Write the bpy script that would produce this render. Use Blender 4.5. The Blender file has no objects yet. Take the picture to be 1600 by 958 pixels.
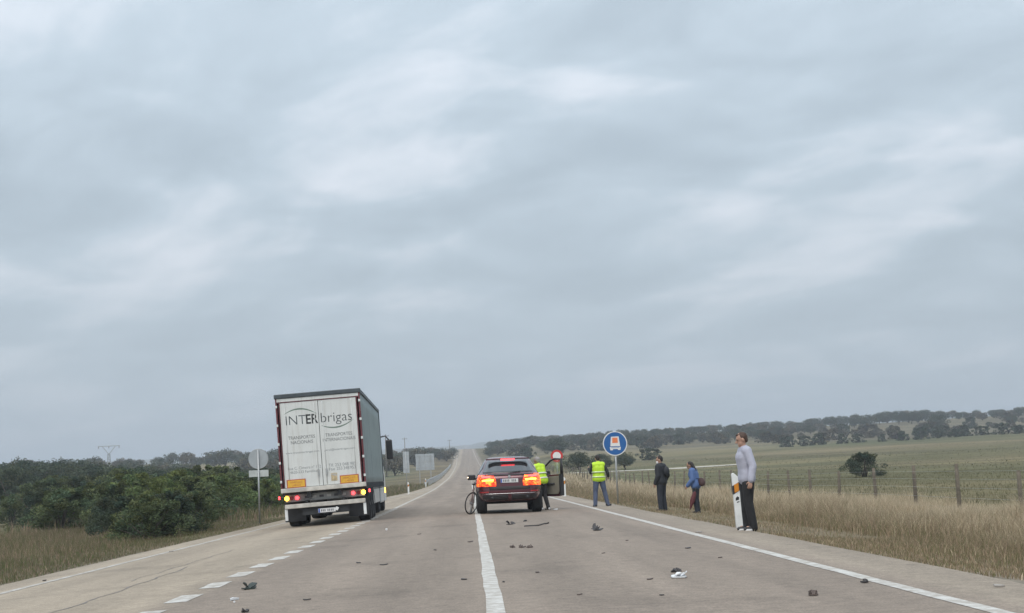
import bpy, bmesh, math, random
import numpy as np
from mathutils import Vector, Matrix, Euler

random.seed(7); RNG = np.random.default_rng(11)
R = math.radians
scene = bpy.context.scene
COL = scene.collection

# ------------------------------------------------------------------ camera
F = 2260.0                       # focal length in pixels of the 1600 px wide photograph
CAMP = Vector((0.0, 0.0, 1.12))
ROLL = R(2.4)
VPX, VPY = 735.0, 745.0          # vanishing point of the straight near road
_y = Vector((VPX-800, -(VPY-479), -F)).normalized()
_c, _s = math.cos(ROLL), math.sin(ROLL)
_x = Vector((_c, _s, -(_c*_y.x + _s*_y.y)/_y.z)).normalized()
_z = _x.cross(_y)
RCW = Matrix((_x, _y, _z)).transposed()      # world -> camera
RWC = RCW.transposed()
cam_data = bpy.data.cameras.new('camera'); cam = bpy.data.objects.new('camera', cam_data)
COL.objects.link(cam)
cam_data.sensor_width = 36.0; cam_data.lens = F/1600*36.0
cam_data.clip_start = 0.1; cam_data.clip_end = 20000
cam.matrix_world = Matrix.Translation(CAMP) @ RWC.to_4x4()
scene.camera = cam
scene.render.resolution_x, scene.render.resolution_y = 1024, 613

def ray(px, py):
    return RWC @ Vector(((px-800)/F, -(py-479)/F, -1.0))
def at(px, py, Y):               # point on the pixel's ray at road distance Y
    d = ray(px, py); return CAMP + d*(Y/d.y)
def proj(p):
    q = RCW @ (Vector(p)-CAMP); return 800+F*q.x/-q.z, 479-F*q.y/-q.z

# ------------------------------------------------------------------ world and sun
SUN_EL, SUN_AZ = R(52), R(200)
world = bpy.data.worlds.new('World'); scene.world = world; world.use_nodes = True
nt = world.node_tree; nt.nodes.clear()
def N(tree, typ, **kw):
    n = tree.nodes.new(typ)
    for k, v in kw.items(): setattr(n, k, v)
    return n
def build_world():
    L = nt.links.new
    out = N(nt, 'ShaderNodeOutputWorld')
    sky = N(nt, 'ShaderNodeTexSky', sky_type='NISHITA'); sky.sun_disc = False
    sky.sun_elevation = SUN_EL; sky.sun_rotation = SUN_AZ; sky.air_density = 1.5; sky.dust_density = 3.0
    bg1 = N(nt, 'ShaderNodeBackground'); bg1.inputs[1].default_value = 0.07
    L(sky.outputs[0], bg1.inputs[0])
    tc = N(nt, 'ShaderNodeTexCoord'); sep = N(nt, 'ShaderNodeSeparateXYZ'); L(tc.outputs['Generated'], sep.inputs[0])
    def math_(op, a, b=None, clamp=False):
        m = N(nt, 'ShaderNodeMath', operation=op, use_clamp=clamp)
        for i, v in enumerate((a, b)):
            if v is None: continue
            if isinstance(v, (int, float)): m.inputs[i].default_value = v
            else: L(v, m.inputs[i])
        return m.outputs[0]
    zz = math_('MAXIMUM', sep.outputs[2], 0.0)
    den = math_('ADD', zz, 0.20)
    cx = math_('DIVIDE', sep.outputs[0], den); cy = math_('DIVIDE', sep.outputs[1], den)
    comb = N(nt, 'ShaderNodeCombineXYZ'); L(cx, comb.inputs[0]); L(cy, comb.inputs[1])
    def noise(scale, rot, stretch, detail, rough, off, dist=0.0):
        m0 = N(nt, 'ShaderNodeMapping'); m0.inputs['Rotation'].default_value = (0, 0, rot); L(comb.outputs[0], m0.inputs[0])
        mp = N(nt, 'ShaderNodeMapping'); L(m0.outputs[0], mp.inputs[0])
        mp.inputs['Scale'].default_value = (scale*stretch, scale, scale); mp.inputs['Location'].default_value = off
        n = N(nt, 'ShaderNodeTexNoise'); n.inputs['Scale'].default_value = 1.0
        n.inputs['Detail'].default_value = detail; n.inputs['Roughness'].default_value = rough; n.inputs['Distortion'].default_value = dist
        L(mp.outputs[0], n.inputs['Vector']); return n.outputs[0]
    a = noise(1.9, R(58), 0.6, 5, 0.46, (3.1, 7.7, 0), 0.5)
    b = noise(7.5, R(55), 0.6, 6, 0.58, (11.4, 2.2, 0), 0.4)
    c = noise(2.8, R(20), 0.85, 5, 0.48, (5.3, 1.9, 0), 0.7)
    s = math_('ADD', math_('ADD', math_('MULTIPLY', a, 0.46), math_('MULTIPLY', c, 0.42)), math_('MULTIPLY', b, 0.12))
    mr = N(nt, 'ShaderNodeMapRange'); mr.interpolation_type = 'SMOOTHSTEP'
    mr.inputs[1].default_value = 0.36; mr.inputs[2].default_value = 0.66; L(s, mr.inputs[0])
    # clouds melt into an even grey veil towards the horizon
    soft = N(nt, 'ShaderNodeMapRange'); soft.inputs[1].default_value = 0.0; soft.inputs[2].default_value = 0.20
    soft.inputs[3].default_value = 0.06; L(zz, soft.inputs[0])
    d = math_('SUBTRACT', mr.outputs[0], 0.42)
    f = math_('ADD', math_('MULTIPLY', d, soft.outputs[0]), 0.42, True)
    ramp = N(nt, 'ShaderNodeValToRGB'); e = ramp.color_ramp.elements
    e[0].position = 0.0; e[0].color = (0.318, 0.378, 0.432, 1)
    e[1].position = 1.0; e[1].color = (0.595, 0.628, 0.682, 1)
    k = e.new(0.45); k.color = (0.388, 0.455, 0.515, 1)
    L(f, ramp.inputs[0])
    # an overcast dome is brighter overhead than at the horizon, all the way round
    g = math_('ADD', math_('MULTIPLY', zz, 1.1), 0.90)
    vm = N(nt, 'ShaderNodeVectorMath', operation='SCALE'); L(ramp.outputs[0], vm.inputs[0]); L(g, vm.inputs['Scale'])
    bg2 = N(nt, 'ShaderNodeBackground'); bg2.inputs[1].default_value = 1.10; L(vm.outputs[0], bg2.inputs[0])
    mix = N(nt, 'ShaderNodeMixShader'); mix.inputs[0].default_value = 0.92
    L(bg1.outputs[0], mix.inputs[1]); L(bg2.outputs[0], mix.inputs[2]); L(mix.outputs[0], out.inputs[0])
build_world()
sd = bpy.data.lights.new('sun', 'SUN'); sun = bpy.data.objects.new('sun', sd); COL.objects.link(sun)
sd.energy = 1.5; sd.angle = R(40); sd.color = (1.0, 0.94, 0.86)
_sd = Vector((math.sin(SUN_AZ)*math.cos(SUN_EL), math.cos(SUN_AZ)*math.cos(SUN_EL), math.sin(SUN_EL)))
sun.rotation_euler = _sd.to_track_quat('Z', 'Y').to_euler()
scene.view_settings.view_transform = 'Standard'; scene.view_settings.look = 'None'
scene.view_settings.gamma = 1.0; scene.view_settings.exposure = 0.30
scene.view_settings.use_curve_mapping = False

# ------------------------------------------------------------------ helpers: materials
def mat(name, col, rough=0.6, metal=0.0, var=0.12, scale=4.0, emit=None, estr=0.0, alpha=None, coat=0.0, trans=0.0, attr=None, bump=0.0, bscale=40.0):
    m = bpy.data.materials.new(name); m.use_nodes = True
    t = m.node_tree; p = t.nodes['Principled BSDF']; L = t.links.new
    p.inputs['Roughness'].default_value = rough; p.inputs['Metallic'].default_value = metal
    tc = N(t, 'ShaderNodeTexCoord')
    no = N(t, 'ShaderNodeTexNoise'); no.inputs['Scale'].default_value = scale; no.inputs['Detail'].default_value = 5
    L(tc.outputs['Object'], no.inputs['Vector'])
    hs = N(t, 'ShaderNodeHueSaturation'); hs.inputs['Color'].default_value = (*col, 1)
    if attr:
        at_ = N(t, 'ShaderNodeAttribute'); at_.attribute_name = attr; L(at_.outputs['Color'], hs.inputs['Color'])
    mr = N(t, 'ShaderNodeMapRange'); mr.inputs[1].default_value = 0.3; mr.inputs[2].default_value = 0.7
    mr.inputs[3].default_value = 1-var; mr.inputs[4].default_value = 1+var
    L(no.outputs[0], mr.inputs[0]); L(mr.outputs[0], hs.inputs['Value']); L(hs.outputs[0], p.inputs['Base Color'])
    if coat: p.inputs['Coat Weight'].default_value = coat; p.inputs['Coat Roughness'].default_value = 0.08
    if trans: p.inputs['Transmission Weight'].default_value = trans
    if emit: p.inputs['Emission Color'].default_value = (*emit, 1); p.inputs['Emission Strength'].default_value = estr
    if bump:
        n2 = N(t, 'ShaderNodeTexNoise'); n2.inputs['Scale'].default_value = bscale; n2.inputs['Detail'].default_value = 4
        L(tc.outputs['Object'], n2.inputs['Vector'])
        bp = N(t, 'ShaderNodeBump'); bp.inputs['Strength'].default_value = bump; bp.inputs['Distance'].default_value = 0.02
        L(n2.outputs[0], bp.inputs['Height']); L(bp.outputs[0], p.inputs['Normal'])
    return m

def leafmat(name, transl=0.25):
    m = bpy.data.materials.new(name); m.use_nodes = True
    t = m.node_tree; t.nodes.clear(); L = t.links.new
    out = N(t, 'ShaderNodeOutputMaterial'); a = N(t, 'ShaderNodeAttribute'); a.attribute_name = 'tint'
    d = N(t, 'ShaderNodeBsdfDiffuse'); tr = N(t, 'ShaderNodeBsdfTranslucent'); mx = N(t, 'ShaderNodeMixShader')
    mx.inputs[0].default_value = transl
    L(a.outputs['Color'], d.inputs[0]); L(a.outputs['Color'], tr.inputs[0])
    L(d.outputs[0], mx.inputs[1]); L(tr.outputs[0], mx.inputs[2]); L(mx.outputs[0], out.inputs[0])
    return m

# ------------------------------------------------------------------ helpers: meshes
def tag(o, label=None, cat=None, group=None, kind=None):
    if label: o['label'] = label
    if cat: o['category'] = cat
    if group: o['group'] = group
    if kind: o['kind'] = kind
    return o
def link(name, me, parent=None):
    o = bpy.data.objects.new(name, me); COL.objects.link(o)
    if parent: o.parent = parent
    return o
def empty(name, loc=(0, 0, 0), rot=(0, 0, 0)):
    o = bpy.data.objects.new(name, None); COL.objects.link(o)
    o.location = loc; o.rotation_euler = rot; o.empty_display_size = 0.2
    return o

class MB:
    def __init__(s): s.v = []; s.f = []
    def add(s, vs, fs):
        b = len(s.v); s.v += [tuple(v) for v in vs]; s.f += [tuple(i+b for i in f) for f in fs]; return s
    def box(s, c, d, M=None):
        x, y, z = [k/2 for k in d]
        vs = [Vector((i*x, j*y, k*z)) for k in (-1, 1) for j in (-1, 1) for i in (-1, 1)]
        if M: vs = [M @ v for v in vs]
        vs = [v+Vector(c) for v in vs]
        return s.add(vs, [(0, 2, 3, 1), (4, 5, 7, 6), (0, 1, 5, 4), (2, 6, 7, 3), (0, 4, 6, 2), (1, 3, 7, 5)])
    def tube(s, pts, rad, n=8, cap=True):
        pts = [Vector(p) for p in pts]
        if isinstance(rad, (int, float)): rad = [rad]*len(pts)
        vs = []; fs = []; ref = None
        for i, p in enumerate(pts):
            d = (pts[min(i+1, len(pts)-1)]-pts[max(i-1, 0)]).normalized()
            if ref is None:
                ref = d.orthogonal().normalized()
            else:
                ref = (ref-d*ref.dot(d)); ref = ref.normalized() if ref.length > 1e-6 else d.orthogonal().normalized()
            w = d.cross(ref)
            for k in range(n):
                a = 2*math.pi*k/n; vs.append(p+(ref*math.cos(a)+w*math.sin(a))*rad[i])
        for i in range(len(pts)-1):
            for k in range(n):
                k2 = (k+1) % n; fs.append((i*n+k, i*n+k2, (i+1)*n+k2, (i+1)*n+k))
        if cap: fs.append(tuple(range(n-1, -1, -1))); fs.append(tuple((len(pts)-1)*n+k for k in range(n)))
        return s.add(vs, fs)
    def capsule(s, a, b, ra, rb, n=12, sq=1.0):
        a, b = Vector(a), Vector(b); d = b-a
        if d.length < 1e-6: d = Vector((0, 0, 1e-4)); b = a+d
        d.normalize(); pts = []; rs = []
        for k in range(5):
            t = math.pi/2*(1-k/4); pts.append(a-d*ra*math.sin(t)); rs.append(max(ra*math.cos(t), ra*0.02))
        for k in range(5):
            t = math.pi/2*k/4; pts.append(b+d*rb*math.sin(t)); rs.append(max(rb*math.cos(t), rb*0.02))
        return s.tube(pts, rs, n)
    def ellipsoid(s, c, r, nu=14, nv=9, M=None):
        vs = []; fs = []
        for j in range(nv+1):
            t = math.pi*(0.02+0.96*j/nv)
            for i in range(nu):
                a = 2*math.pi*i/nu
                v = Vector((r[0]*math.sin(t)*math.cos(a), r[1]*math.sin(t)*math.sin(a), r[2]*math.cos(t)))
                vs.append((M @ v if M else v)+Vector(c))
        for j in range(nv):
            for i in range(nu):
                i2 = (i+1) % nu; fs.append((j*nu+i, (j+1)*nu+i, (j+1)*nu+i2, j*nu+i2))
        fs.append(tuple(range(nu))); fs.append(tuple(nv*nu+i for i in range(nu-1, -1, -1)))
        return s.add(vs, fs)
    def prism(s, poly, y0, y1):          # poly in (x, z), extruded along y
        n = len(poly)
        vs = [(p[0], y0, p[1]) for p in poly]+[(p[0], y1, p[1]) for p in poly]
        fs = [tuple(range(n-1, -1, -1)), tuple(range(n, 2*n))]
        fs += [(i, (i+1) % n, n+(i+1) % n, n+i) for i in range(n)]
        return s.add(vs, fs)
    def ring(s, c, r, tr, n=32, m=8, axis='x', M=None):
        vs = []; fs = []
        for i in range(n):
            a = 2*math.pi*i/n
            for k in range(m):
                b = 2*math.pi*k/m; rr = r+tr*math.cos(b)
                v = Vector((tr*math.sin(b), rr*math.cos(a), rr*math.sin(a)))
                if axis == 'y': v = Vector((v.y, v.x, v.z))
                vs.append((M @ v if M else v)+Vector(c))
        for i in range(n):
            for k in range(m):
                i2, k2 = (i+1) % n, (k+1) % m
                fs.append((i*m+k, i2*m+k, i2*m+k2, i*m+k2))
        return s.add(vs, fs)
    def grid(s, rows):                   # rows of equal-length point lists
        nr, nc = len(rows), len(rows[0]); vs = [p for r in rows for p in r]
        fs = [(i*nc+j, i*nc+j+1, (i+1)*nc+j+1, (i+1)*nc+j) for i in range(nr-1) for j in range(nc-1)]
        return s.add(vs, fs)
    def mesh(s, name, m=None, smooth=False):
        me = bpy.data.meshes.new(name); me.from_pydata(s.v, [], s.f)
        bm = bmesh.new(); bm.from_mesh(me); bmesh.ops.recalc_face_normals(bm, faces=bm.faces); bm.to_mesh(me); bm.free()
        if m: me.materials.append(m)
        if smooth:
            me.polygons.foreach_set('use_smooth', [True]*len(me.polygons))
        me.update(); return me
    def build(s, name, m, parent=None, smooth=False, bevel=0.0, solid=0.0, seg=2):
        o = link(name, s.mesh(name, m, smooth), parent)
        if solid:
            md = o.modifiers.new('solidify', 'SOLIDIFY'); md.thickness = solid; md.offset = 0
        if bevel:
            md = o.modifiers.new('bevel', 'BEVEL'); md.width = bevel; md.segments = seg; md.limit_method = 'ANGLE'
        return o

def circle(r, n=48, cx=0, cz=0):
    return [(cx+r*math.cos(2*math.pi*i/n), cz+r*math.sin(2*math.pi*i/n)) for i in range(n)]

def np_mesh(name, V, T, col=None, m=None, smooth=False):
    """triangle mesh from numpy arrays with an optional per-vertex colour attribute called tint"""
    me = bpy.data.meshes.new(name); nv, nf = len(V), len(T)
    me.vertices.add(nv); me.vertices.foreach_set('co', np.ascontiguousarray(V, dtype=np.float32).ravel())
    k = T.shape[1]
    me.loops.add(nf*k); me.loops.foreach_set('vertex_index', np.ascontiguousarray(T, dtype=np.int32).ravel())
    me.polygons.add(nf); me.polygons.foreach_set('loop_start', np.arange(0, nf*k, k, dtype=np.int32))
    if smooth: me.polygons.foreach_set('use_smooth', np.ones(nf, dtype=bool))
    me.update(calc_edges=True)
    if col is not None:
        a = me.attributes.new('tint', 'FLOAT_COLOR', 'POINT')
        c = np.ones((nv, 4), dtype=np.float32); c[:, :3] = col; a.data.foreach_set('color', c.ravel())
    if m: me.materials.append(m)
    return me

def text_mesh(body, size, align='LEFT', bold=0.0, name='lettering'):
    cu = bpy.data.curves.new('t', 'FONT'); cu.body = body; cu.size = size; cu.align_x = align; cu.offset = bold
    cu.resolution_u = 3
    ob = bpy.data.objects.new('t', cu); COL.objects.link(ob)
    bpy.context.view_layer.update()
    me = bpy.data.meshes.new_from_object(ob.evaluated_get(bpy.context.evaluated_depsgraph_get()))
    bpy.data.objects.remove(ob); bpy.data.curves.remove(cu); me.name = name
    return me
def lettering(body, size, x, y, z, m, parent, align='CENTER', bold=0.0, width=None, name='lettering'):
    """flat print that faces -y"""
    me = text_mesh(body, size, align, bold)
    co = np.zeros(len(me.vertices)*3, dtype=np.float32); me.vertices.foreach_get('co', co); co = co.reshape(-1, 3)
    out = np.zeros_like(co); sx = 1.0
    if width: sx = width/max(1e-4, co[:, 0].max()-co[:, 0].min())
    out[:, 0] = co[:, 0]*sx; out[:, 2] = co[:, 1]
    me.vertices.foreach_set('co', out.ravel()); me.materials.clear(); me.materials.append(m); me.update()
    o = link(name, me, parent); o.location = (x, y, z); return o

def remeshed(mb, name, m, voxel, smooth_it=3, fac=0.5):
    """union of overlapping closed shells as one continuous skin"""
    me = mb.mesh(name, m); ob = bpy.data.objects.new('tmp', me); COL.objects.link(ob)
    r = ob.modifiers.new('r', 'REMESH'); r.mode = 'VOXEL'; r.voxel_size = voxel; r.use_smooth_shade = True
    if smooth_it:
        q = ob.modifiers.new('s', 'SMOOTH'); q.factor = fac; q.iterations = smooth_it
    bpy.context.view_layer.update()
    out = bpy.data.meshes.new_from_object(ob.evaluated_get(bpy.context.evaluated_depsgraph_get()))
    bpy.data.objects.remove(ob); bpy.data.meshes.remove(me)
    out.name = name; out.materials.clear(); out.materials.append(m); return out

# ------------------------------------------------------------------ the lie of the land
_T = np.arange(-400, 8000, 2.0)
def prof(ys, zs, win):
    z = np.interp(_T, ys, zs); k = int(win/2)
    zp = np.pad(z, k, mode='edge'); ker = np.ones(2*k+1)/(2*k+1)
    return np.convolve(zp, ker, 'valid')
ZROAD = prof([-400, 75, 105, 143, 250, 360, 472, 590, 700, 745, 800, 900, 1200, 2000, 3500, 8000],
             [0, 0, .03, .2, 1.2, 3.0, 5.3, 9.6, 14.2, 15.6, 14.5, 11, 8, 12, 78, 80], 24)
ZR = prof([-400, 110, 200, 300, 400, 550, 700, 850, 1100, 2000, 3500, 8000],
          [-.6, -.6, .5, 2.5, 5.5, 9.5, 14.5, 16.5, 14, 15, 82, 84], 40)
ZL = prof([-400, 130, 200, 300, 400, 500, 700, 850, 1100, 2000, 3500, 8000],
          [-.8, -.8, -.4, 1.2, 3.6, 7.0, 13.5, 15, 12, 12, 76, 78], 40)
CEN = prof([-400, 180, 472, 700, 1000, 8000], [0, 0, -.9, -2.2, -5, -5], 60)
def zroad(y): return np.interp(y, _T, ZROAD)
def cen(y): return np.interp(y, _T, CEN)
ER = 4.85
def eL(y): return np.interp(y, [-400, 80, 112, 132, 165, 8000], [-7.55, -7.55, -6.5, -5.4, -4.6, -4.6])
def cross(t):
    t = np.asarray(t, float)
    return np.where(t > .16, -.008*(t-.16), np.where(t > -3.2, .018*(t-.16), .018*-3.36+.045*(t+3.2)))
def bumps(x, y):
    return (np.sin(x*.21+1.3)*np.sin(y*.13+.4)*.05+np.sin(x*.063+y*.041)*.10*np.clip(y/150, .2, 3)
            + np.sin(x*.017-y*.011+2)*.35*np.clip(y/300, 0, 2)+np.sin(x*.9+y*.5)*np.sin(y*.83-x*.3)*.02)
def sstep(a, b, x):
    t = np.clip((x-a)/(b-a), 0, 1); return t*t*(3-2*t)
def ground(x, y):
    x = np.asarray(x, float); y = np.asarray(y, float)
    t = x-cen(y); zr = zroad(y); el = eL(y)
    TR = np.interp(y, _T, ZR)+.02*np.clip(x, 0, 600)*sstep(430, 720, y)
    TL = np.interp(y, _T, ZL)+.006*np.clip(-x, 0, 300)*sstep(300, 600, y)
    dr = np.clip(t-ER, 0, None); dl = np.clip(el-t, 0, None)
    wr = 1-(1-np.clip(dr/7.5, 0, 1))**2; wl = 1-(1-np.clip(dl/9, 0, 1))**2
    far = sstep(150, 320, y)
    wr = wr*(1-far)+sstep(0, 26, dr)*far; wl = wl*(1-far)+sstep(0, 26, dl)*far
    b = bumps(x, y)
    zright = zr+cross(ER)-.025+(TR-zr-float(cross(ER))+.025)*wr+b*wr
    zleft = zr+cross(el)-.025+(TL-zr-cross(el)+.025)*wl+b*wl
    zin = zr+cross(t)-.10
    return np.where(t > ER+1e-6, zright, np.where(t < el-1e-6, zleft, zin))
def gz(x, y): return float(ground(x, y))
def pave(x, y): return float(zroad(y)+cross(x-cen(y)))
def surf(x, y):
    t = x-float(cen(y)); return pave(x, y) if eL(y) < t < ER else gz(x, y)

# ------------------------------------------------------------------ ground sheet
def ground_mat():
    m = bpy.data.materials.new('field_ground'); m.use_nodes = True
    t = m.node_tree; p = t.nodes['Principled BSDF']; L = t.links.new
    p.inputs['Roughness'].default_value = 0.95; p.inputs['Specular IOR Level'].default_value = 0.15
    a = N(t, 'ShaderNodeAttribute'); a.attribute_name = 'tint'; g = N(t, 'ShaderNodeTexCoord')
    def nz(sc, det, sx=1.0):
        mp = N(t, 'ShaderNodeMapping'); mp.inputs['Scale'].default_value = (sc*sx, sc, sc); L(g.outputs['Object'], mp.inputs[0])
        n = N(t, 'ShaderNodeTexNoise'); n.inputs['Scale'].default_value = 1; n.inputs['Detail'].default_value = det
        L(mp.outputs[0], n.inputs['Vector']); return n.outputs[0]
    def mr(src, lo, hi, a0=.3, a1=.7):
        q = N(t, 'ShaderNodeMapRange'); q.inputs[1].default_value = a0; q.inputs[2].default_value = a1
        q.inputs[3].default_value = lo; q.inputs[4].default_value = hi; L(src, q.inputs[0]); return q.outputs[0]
    hs = N(t, 'ShaderNodeHueSaturation'); L(a.outputs['Color'], hs.inputs['Color'])
    mu = N(t, 'ShaderNodeMath', operation='MULTIPLY'); L(mr(nz(.09, 6, .35), .72, 1.3), mu.inputs[0]); L(mr(nz(2.2, 6), .7, 1.3), mu.inputs[1])
    L(mu.outputs[0], hs.inputs['Value'])
    mx = N(t, 'ShaderNodeMix', data_type='RGBA'); L(mr(nz(.035, 5, .3), 0, .75, .5, .64), mx.inputs['Factor'])
    L(hs.outputs[0], mx.inputs['A']); mx.inputs['B'].default_value = (.21, .175, .095, 1)
    L(mx.outputs['Result'], p.inputs['Base Color'])
    bp = N(t, 'ShaderNodeBump'); bp.inputs['Strength'].default_value = .6; bp.inputs['Distance'].default_value = .15
    L(nz(1.6, 8), bp.inputs['Height']); L(bp.outputs[0], p.inputs['Normal'])
    return m
def build_ground():
    offs = [0, .25, .6, 1.0, 1.5, 2.1, 2.8, 3.6, 4.6, 6, 7.5, 9.5, 12, 15, 19, 24, 30, 38, 48, 60, 75, 95, 120, 150, 190, 240, 300, 400, 550, 800, 1200, 2000, 3500]
    ys = np.concatenate([np.arange(-120, 130, 2), np.arange(130, 270, 4), np.arange(270, 520, 8), np.arange(520, 940, 12), np.arange(940, 1600, 40), np.arange(1600, 5001, 170)])
    rows = []
    for y in ys:
        el = float(eL(y)); ts = [el-o for o in reversed(offs)]+[el+.06, ER-.06]+[ER+o for o in offs]
        rows.append([(float(cen(y))+t, y) for t in ts])
    P = np.array(rows); nr, nc = P.shape[:2]
    X, Y = P[..., 0], P[..., 1]
    eps = np.zeros(nc); k = len(offs); eps[:k] = -1e-4; eps[-k:] = 1e-4
    Z = ground(X+eps[None, :], Y)
    V = np.stack([X, Y, Z], -1).reshape(-1, 3)
    i, j = np.meshgrid(np.arange(nr-1), np.arange(nc-1), indexing='ij'); b = (i*nc+j).ravel()
    T = np.stack([b, b+1, b+nc+1, b+nc], -1)
    x, y = V[:, 0], V[:, 1]; t = x-cen(y)
    dr = np.clip(t-ER, 0, None); dl = np.clip(eL(y)-t, 0, None)
    green = np.array([.088, .092, .042]); olive = np.array([.125, .106, .055]); straw = np.array([.23, .185, .11])
    dirt = np.array([.165, .13, .085]); scrub = np.array([.128, .110, .070]); lgreen = np.array([.085, .095, .05]); lbrown = np.array([.13, .105, .065])
    n1 = .5+.5*np.sin(x*.031+np.sin(y*.012)*2)*np.sin(y*.023+x*.008)
    C = green*(1-n1[:, None])+olive*n1[:, None]
    def over(C, c, w): w = np.clip(w, 0, 1)[:, None]; return C*(1-w)+c*w
    C = over(C, straw, .55*np.exp(-((y-330-6*np.sin(x*.03))/16)**2)*(t > 10)+.45*np.exp(-((y-180-4*np.sin(x*.05))/7)**2)*(t > 26))
    C = over(C, straw, .5*sstep(390, 420, y)*(1-sstep(470, 500, y))*sstep(20, 40, x)*(1-sstep(75, 95, x)))
    C = over(C, scrub, sstep(430, 490, y)*.92*(t > 0))
    C = over(C, np.array([.09, .095, .065]), sstep(900, 1600, y))
    left = t < 0
    CL = over(np.tile(lgreen, (len(x), 1)), olive, n1)
    CL = over(CL, straw, .7*sstep(420, 470, y)*(1-sstep(620, 660, y)))
    C = np.where(left[:, None], CL, C)
    C = over(C, dirt, np.where(left, 0, 1-sstep(.4, 9.5, dr))*(y < 420))
    C = over(C, lbrown, np.where(left, 1-sstep(3, 15, dl), 0))
    C = over(C, np.array([.2, .175, .14]), np.where(left, 1-sstep(.1, .7, dl), 1-sstep(.1, .9, dr)))
    o = link('ground', np_mesh('ground', V, T, C, ground_mat(), True)); tag(o, kind='structure')
    return o
build_ground()

# ------------------------------------------------------------------ road
def asphalt_mat():
    m = bpy.data.materials.new('old_asphalt'); m.use_nodes = True
    t = m.node_tree; p = t.nodes['Principled BSDF']; L = t.links.new
    g = N(t, 'ShaderNodeTexCoord'); sep = N(t, 'ShaderNodeSeparateXYZ'); L(g.outputs['Object'], sep.inputs[0])
    def nz(sc, det, sy=1.0, ro=.55):
        mp = N(t, 'ShaderNodeMapping'); mp.inputs['Scale'].default_value = (sc, sc*sy, sc); L(g.outputs['Object'], mp.inputs[0])
        n = N(t, 'ShaderNodeTexNoise'); n.inputs['Scale'].default_value = 1; n.inputs['Detail'].default_value = det; n.inputs['Roughness'].default_value = ro
        L(mp.outputs[0], n.inputs['Vector']); return n.outputs[0]
    def mr(src, lo, hi, a0=.3, a1=.7, sm=False):
        q = N(t, 'ShaderNodeMapRange'); q.inputs[1].default_value = a0; q.inputs[2].default_value = a1
        q.inputs[3].default_value = lo; q.inputs[4].default_value = hi
        if sm: q.interpolation_type = 'SMOOTHSTEP'
        L(src, q.inputs[0]); return q.outputs[0]
    # the outer lane was laid later in a paler, yellower mix
    wob = N(t, 'ShaderNodeMath', operation='MULTIPLY_ADD'); L(nz(.6, 3), wob.inputs[0]); wob.inputs[1].default_value = .5; L(sep.outputs[0], wob.inputs[2])
    mx = N(t, 'ShaderNodeMix', data_type='RGBA'); L(mr(wob.outputs[0], 0, 1, -3.3, -2.6, True), mx.inputs['Factor'])
    mx.inputs['A'].default_value = (.318, .263, .200, 1); mx.inputs['B'].default_value = (.238, .193, .154, 1)
    sh = N(t, 'ShaderNodeMix', data_type='RGBA'); L(mr(sep.outputs[0], 0, 1, 3.85, 4.3, True), sh.inputs['Factor'])
    L(mx.outputs['Result'], sh.inputs['A']); sh.inputs['B'].default_value = (.282, .234, .182, 1)
    hs = N(t, 'ShaderNodeHueSaturation'); L(sh.outputs['Result'], hs.inputs['Color'])
    a = mr(nz(1.3, 6, .07), .84, 1.14); b = mr(nz(7, 6), .86, 1.14); c = mr(nz(45, 4, 1, .7), .66, 1.34)
    m1 = N(t, 'ShaderNodeMath', operation='MULTIPLY'); L(a, m1.inputs[0]); L(b, m1.inputs[1])
    m2 = N(t, 'ShaderNodeMath', operation='MULTIPLY'); L(m1.outputs[0], m2.inputs[0]); L(c, m2.inputs[1])
    wv = N(t, 'ShaderNodeMath', operation='SINE'); wm = N(t, 'ShaderNodeMath', operation='MULTIPLY_ADD'); L(sep.outputs[0], wm.inputs[0]); wm.inputs[1].default_value = 2*math.pi/1.78; wm.inputs[2].default_value = .5
    L(wm.outputs[0], wv.inputs[0]); tr = mr(wv.outputs[0], .94, 1.05, -1, 1)     # polished wheel tracks
    s0 = mr(nz(.45, 6), 1.0, .80, .54, .70); sm = N(t, 'ShaderNodeMath', operation='MULTIPLY'); L(s0, sm.inputs[0]); L(tr, sm.inputs[1])
    spot = mr(nz(2.4, 4), 1.0, .72, .66, .74); sq = N(t, 'ShaderNodeMath', operation='MULTIPLY'); L(sm.outputs[0], sq.inputs[0]); L(spot, sq.inputs[1]); st = sq.outputs[0]
    m3 = N(t, 'ShaderNodeMath', operation='MULTIPLY'); L(m2.outputs[0], m3.inputs[0]); L(st, m3.inputs[1])
    L(m3.outputs[0], hs.inputs['Value']); L(hs.outputs[0], p.inputs['Base Color'])
    p.inputs['Roughness'].default_value = .82; p.inputs['Specular IOR Level'].default_value = .35
    bp = N(t, 'ShaderNodeBump'); bp.inputs['Strength'].default_value = .35; bp.inputs['Distance'].default_value = .01
    L(nz(60, 4), bp.inputs['Height']); L(bp.outputs[0], p.inputs['Normal'])
    return m
M_ASPH = asphalt_mat()
def build_road():
    ys = np.concatenate([np.arange(-60, 160, 2.5), np.arange(160, 500, 6), np.arange(500, 800, 8)])
    mb = MB(); rows = []
    for y in ys:
        el = float(eL(y)); c = float(cen(y)); ts = [el]+[t for t in (-6.6, -5, -3.2) if t > el+.2]
        ts = [el, el*.75-3.2*.25, el*.4-3.2*.6, -3.2, -1.5, .16, 2, 3.8, ER]
        w = .02*math.sin(y*.9)+.015*math.sin(y*2.3)
        r = [(c+el+w, y, pave(c+el, y)-.12)]
        for k, t in enumerate(ts): r.append((c+t+(w if k in (0, len(ts)-1) else 0), y, pave(c+t, y)))
        r.append((c+ER+w, y, pave(c+ER, y)-.12)); rows.append(r)
    mb.grid(rows)
    return tag(mb.build('road', M_ASPH, smooth=False), kind='structure')
ROAD = build_road()
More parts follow.
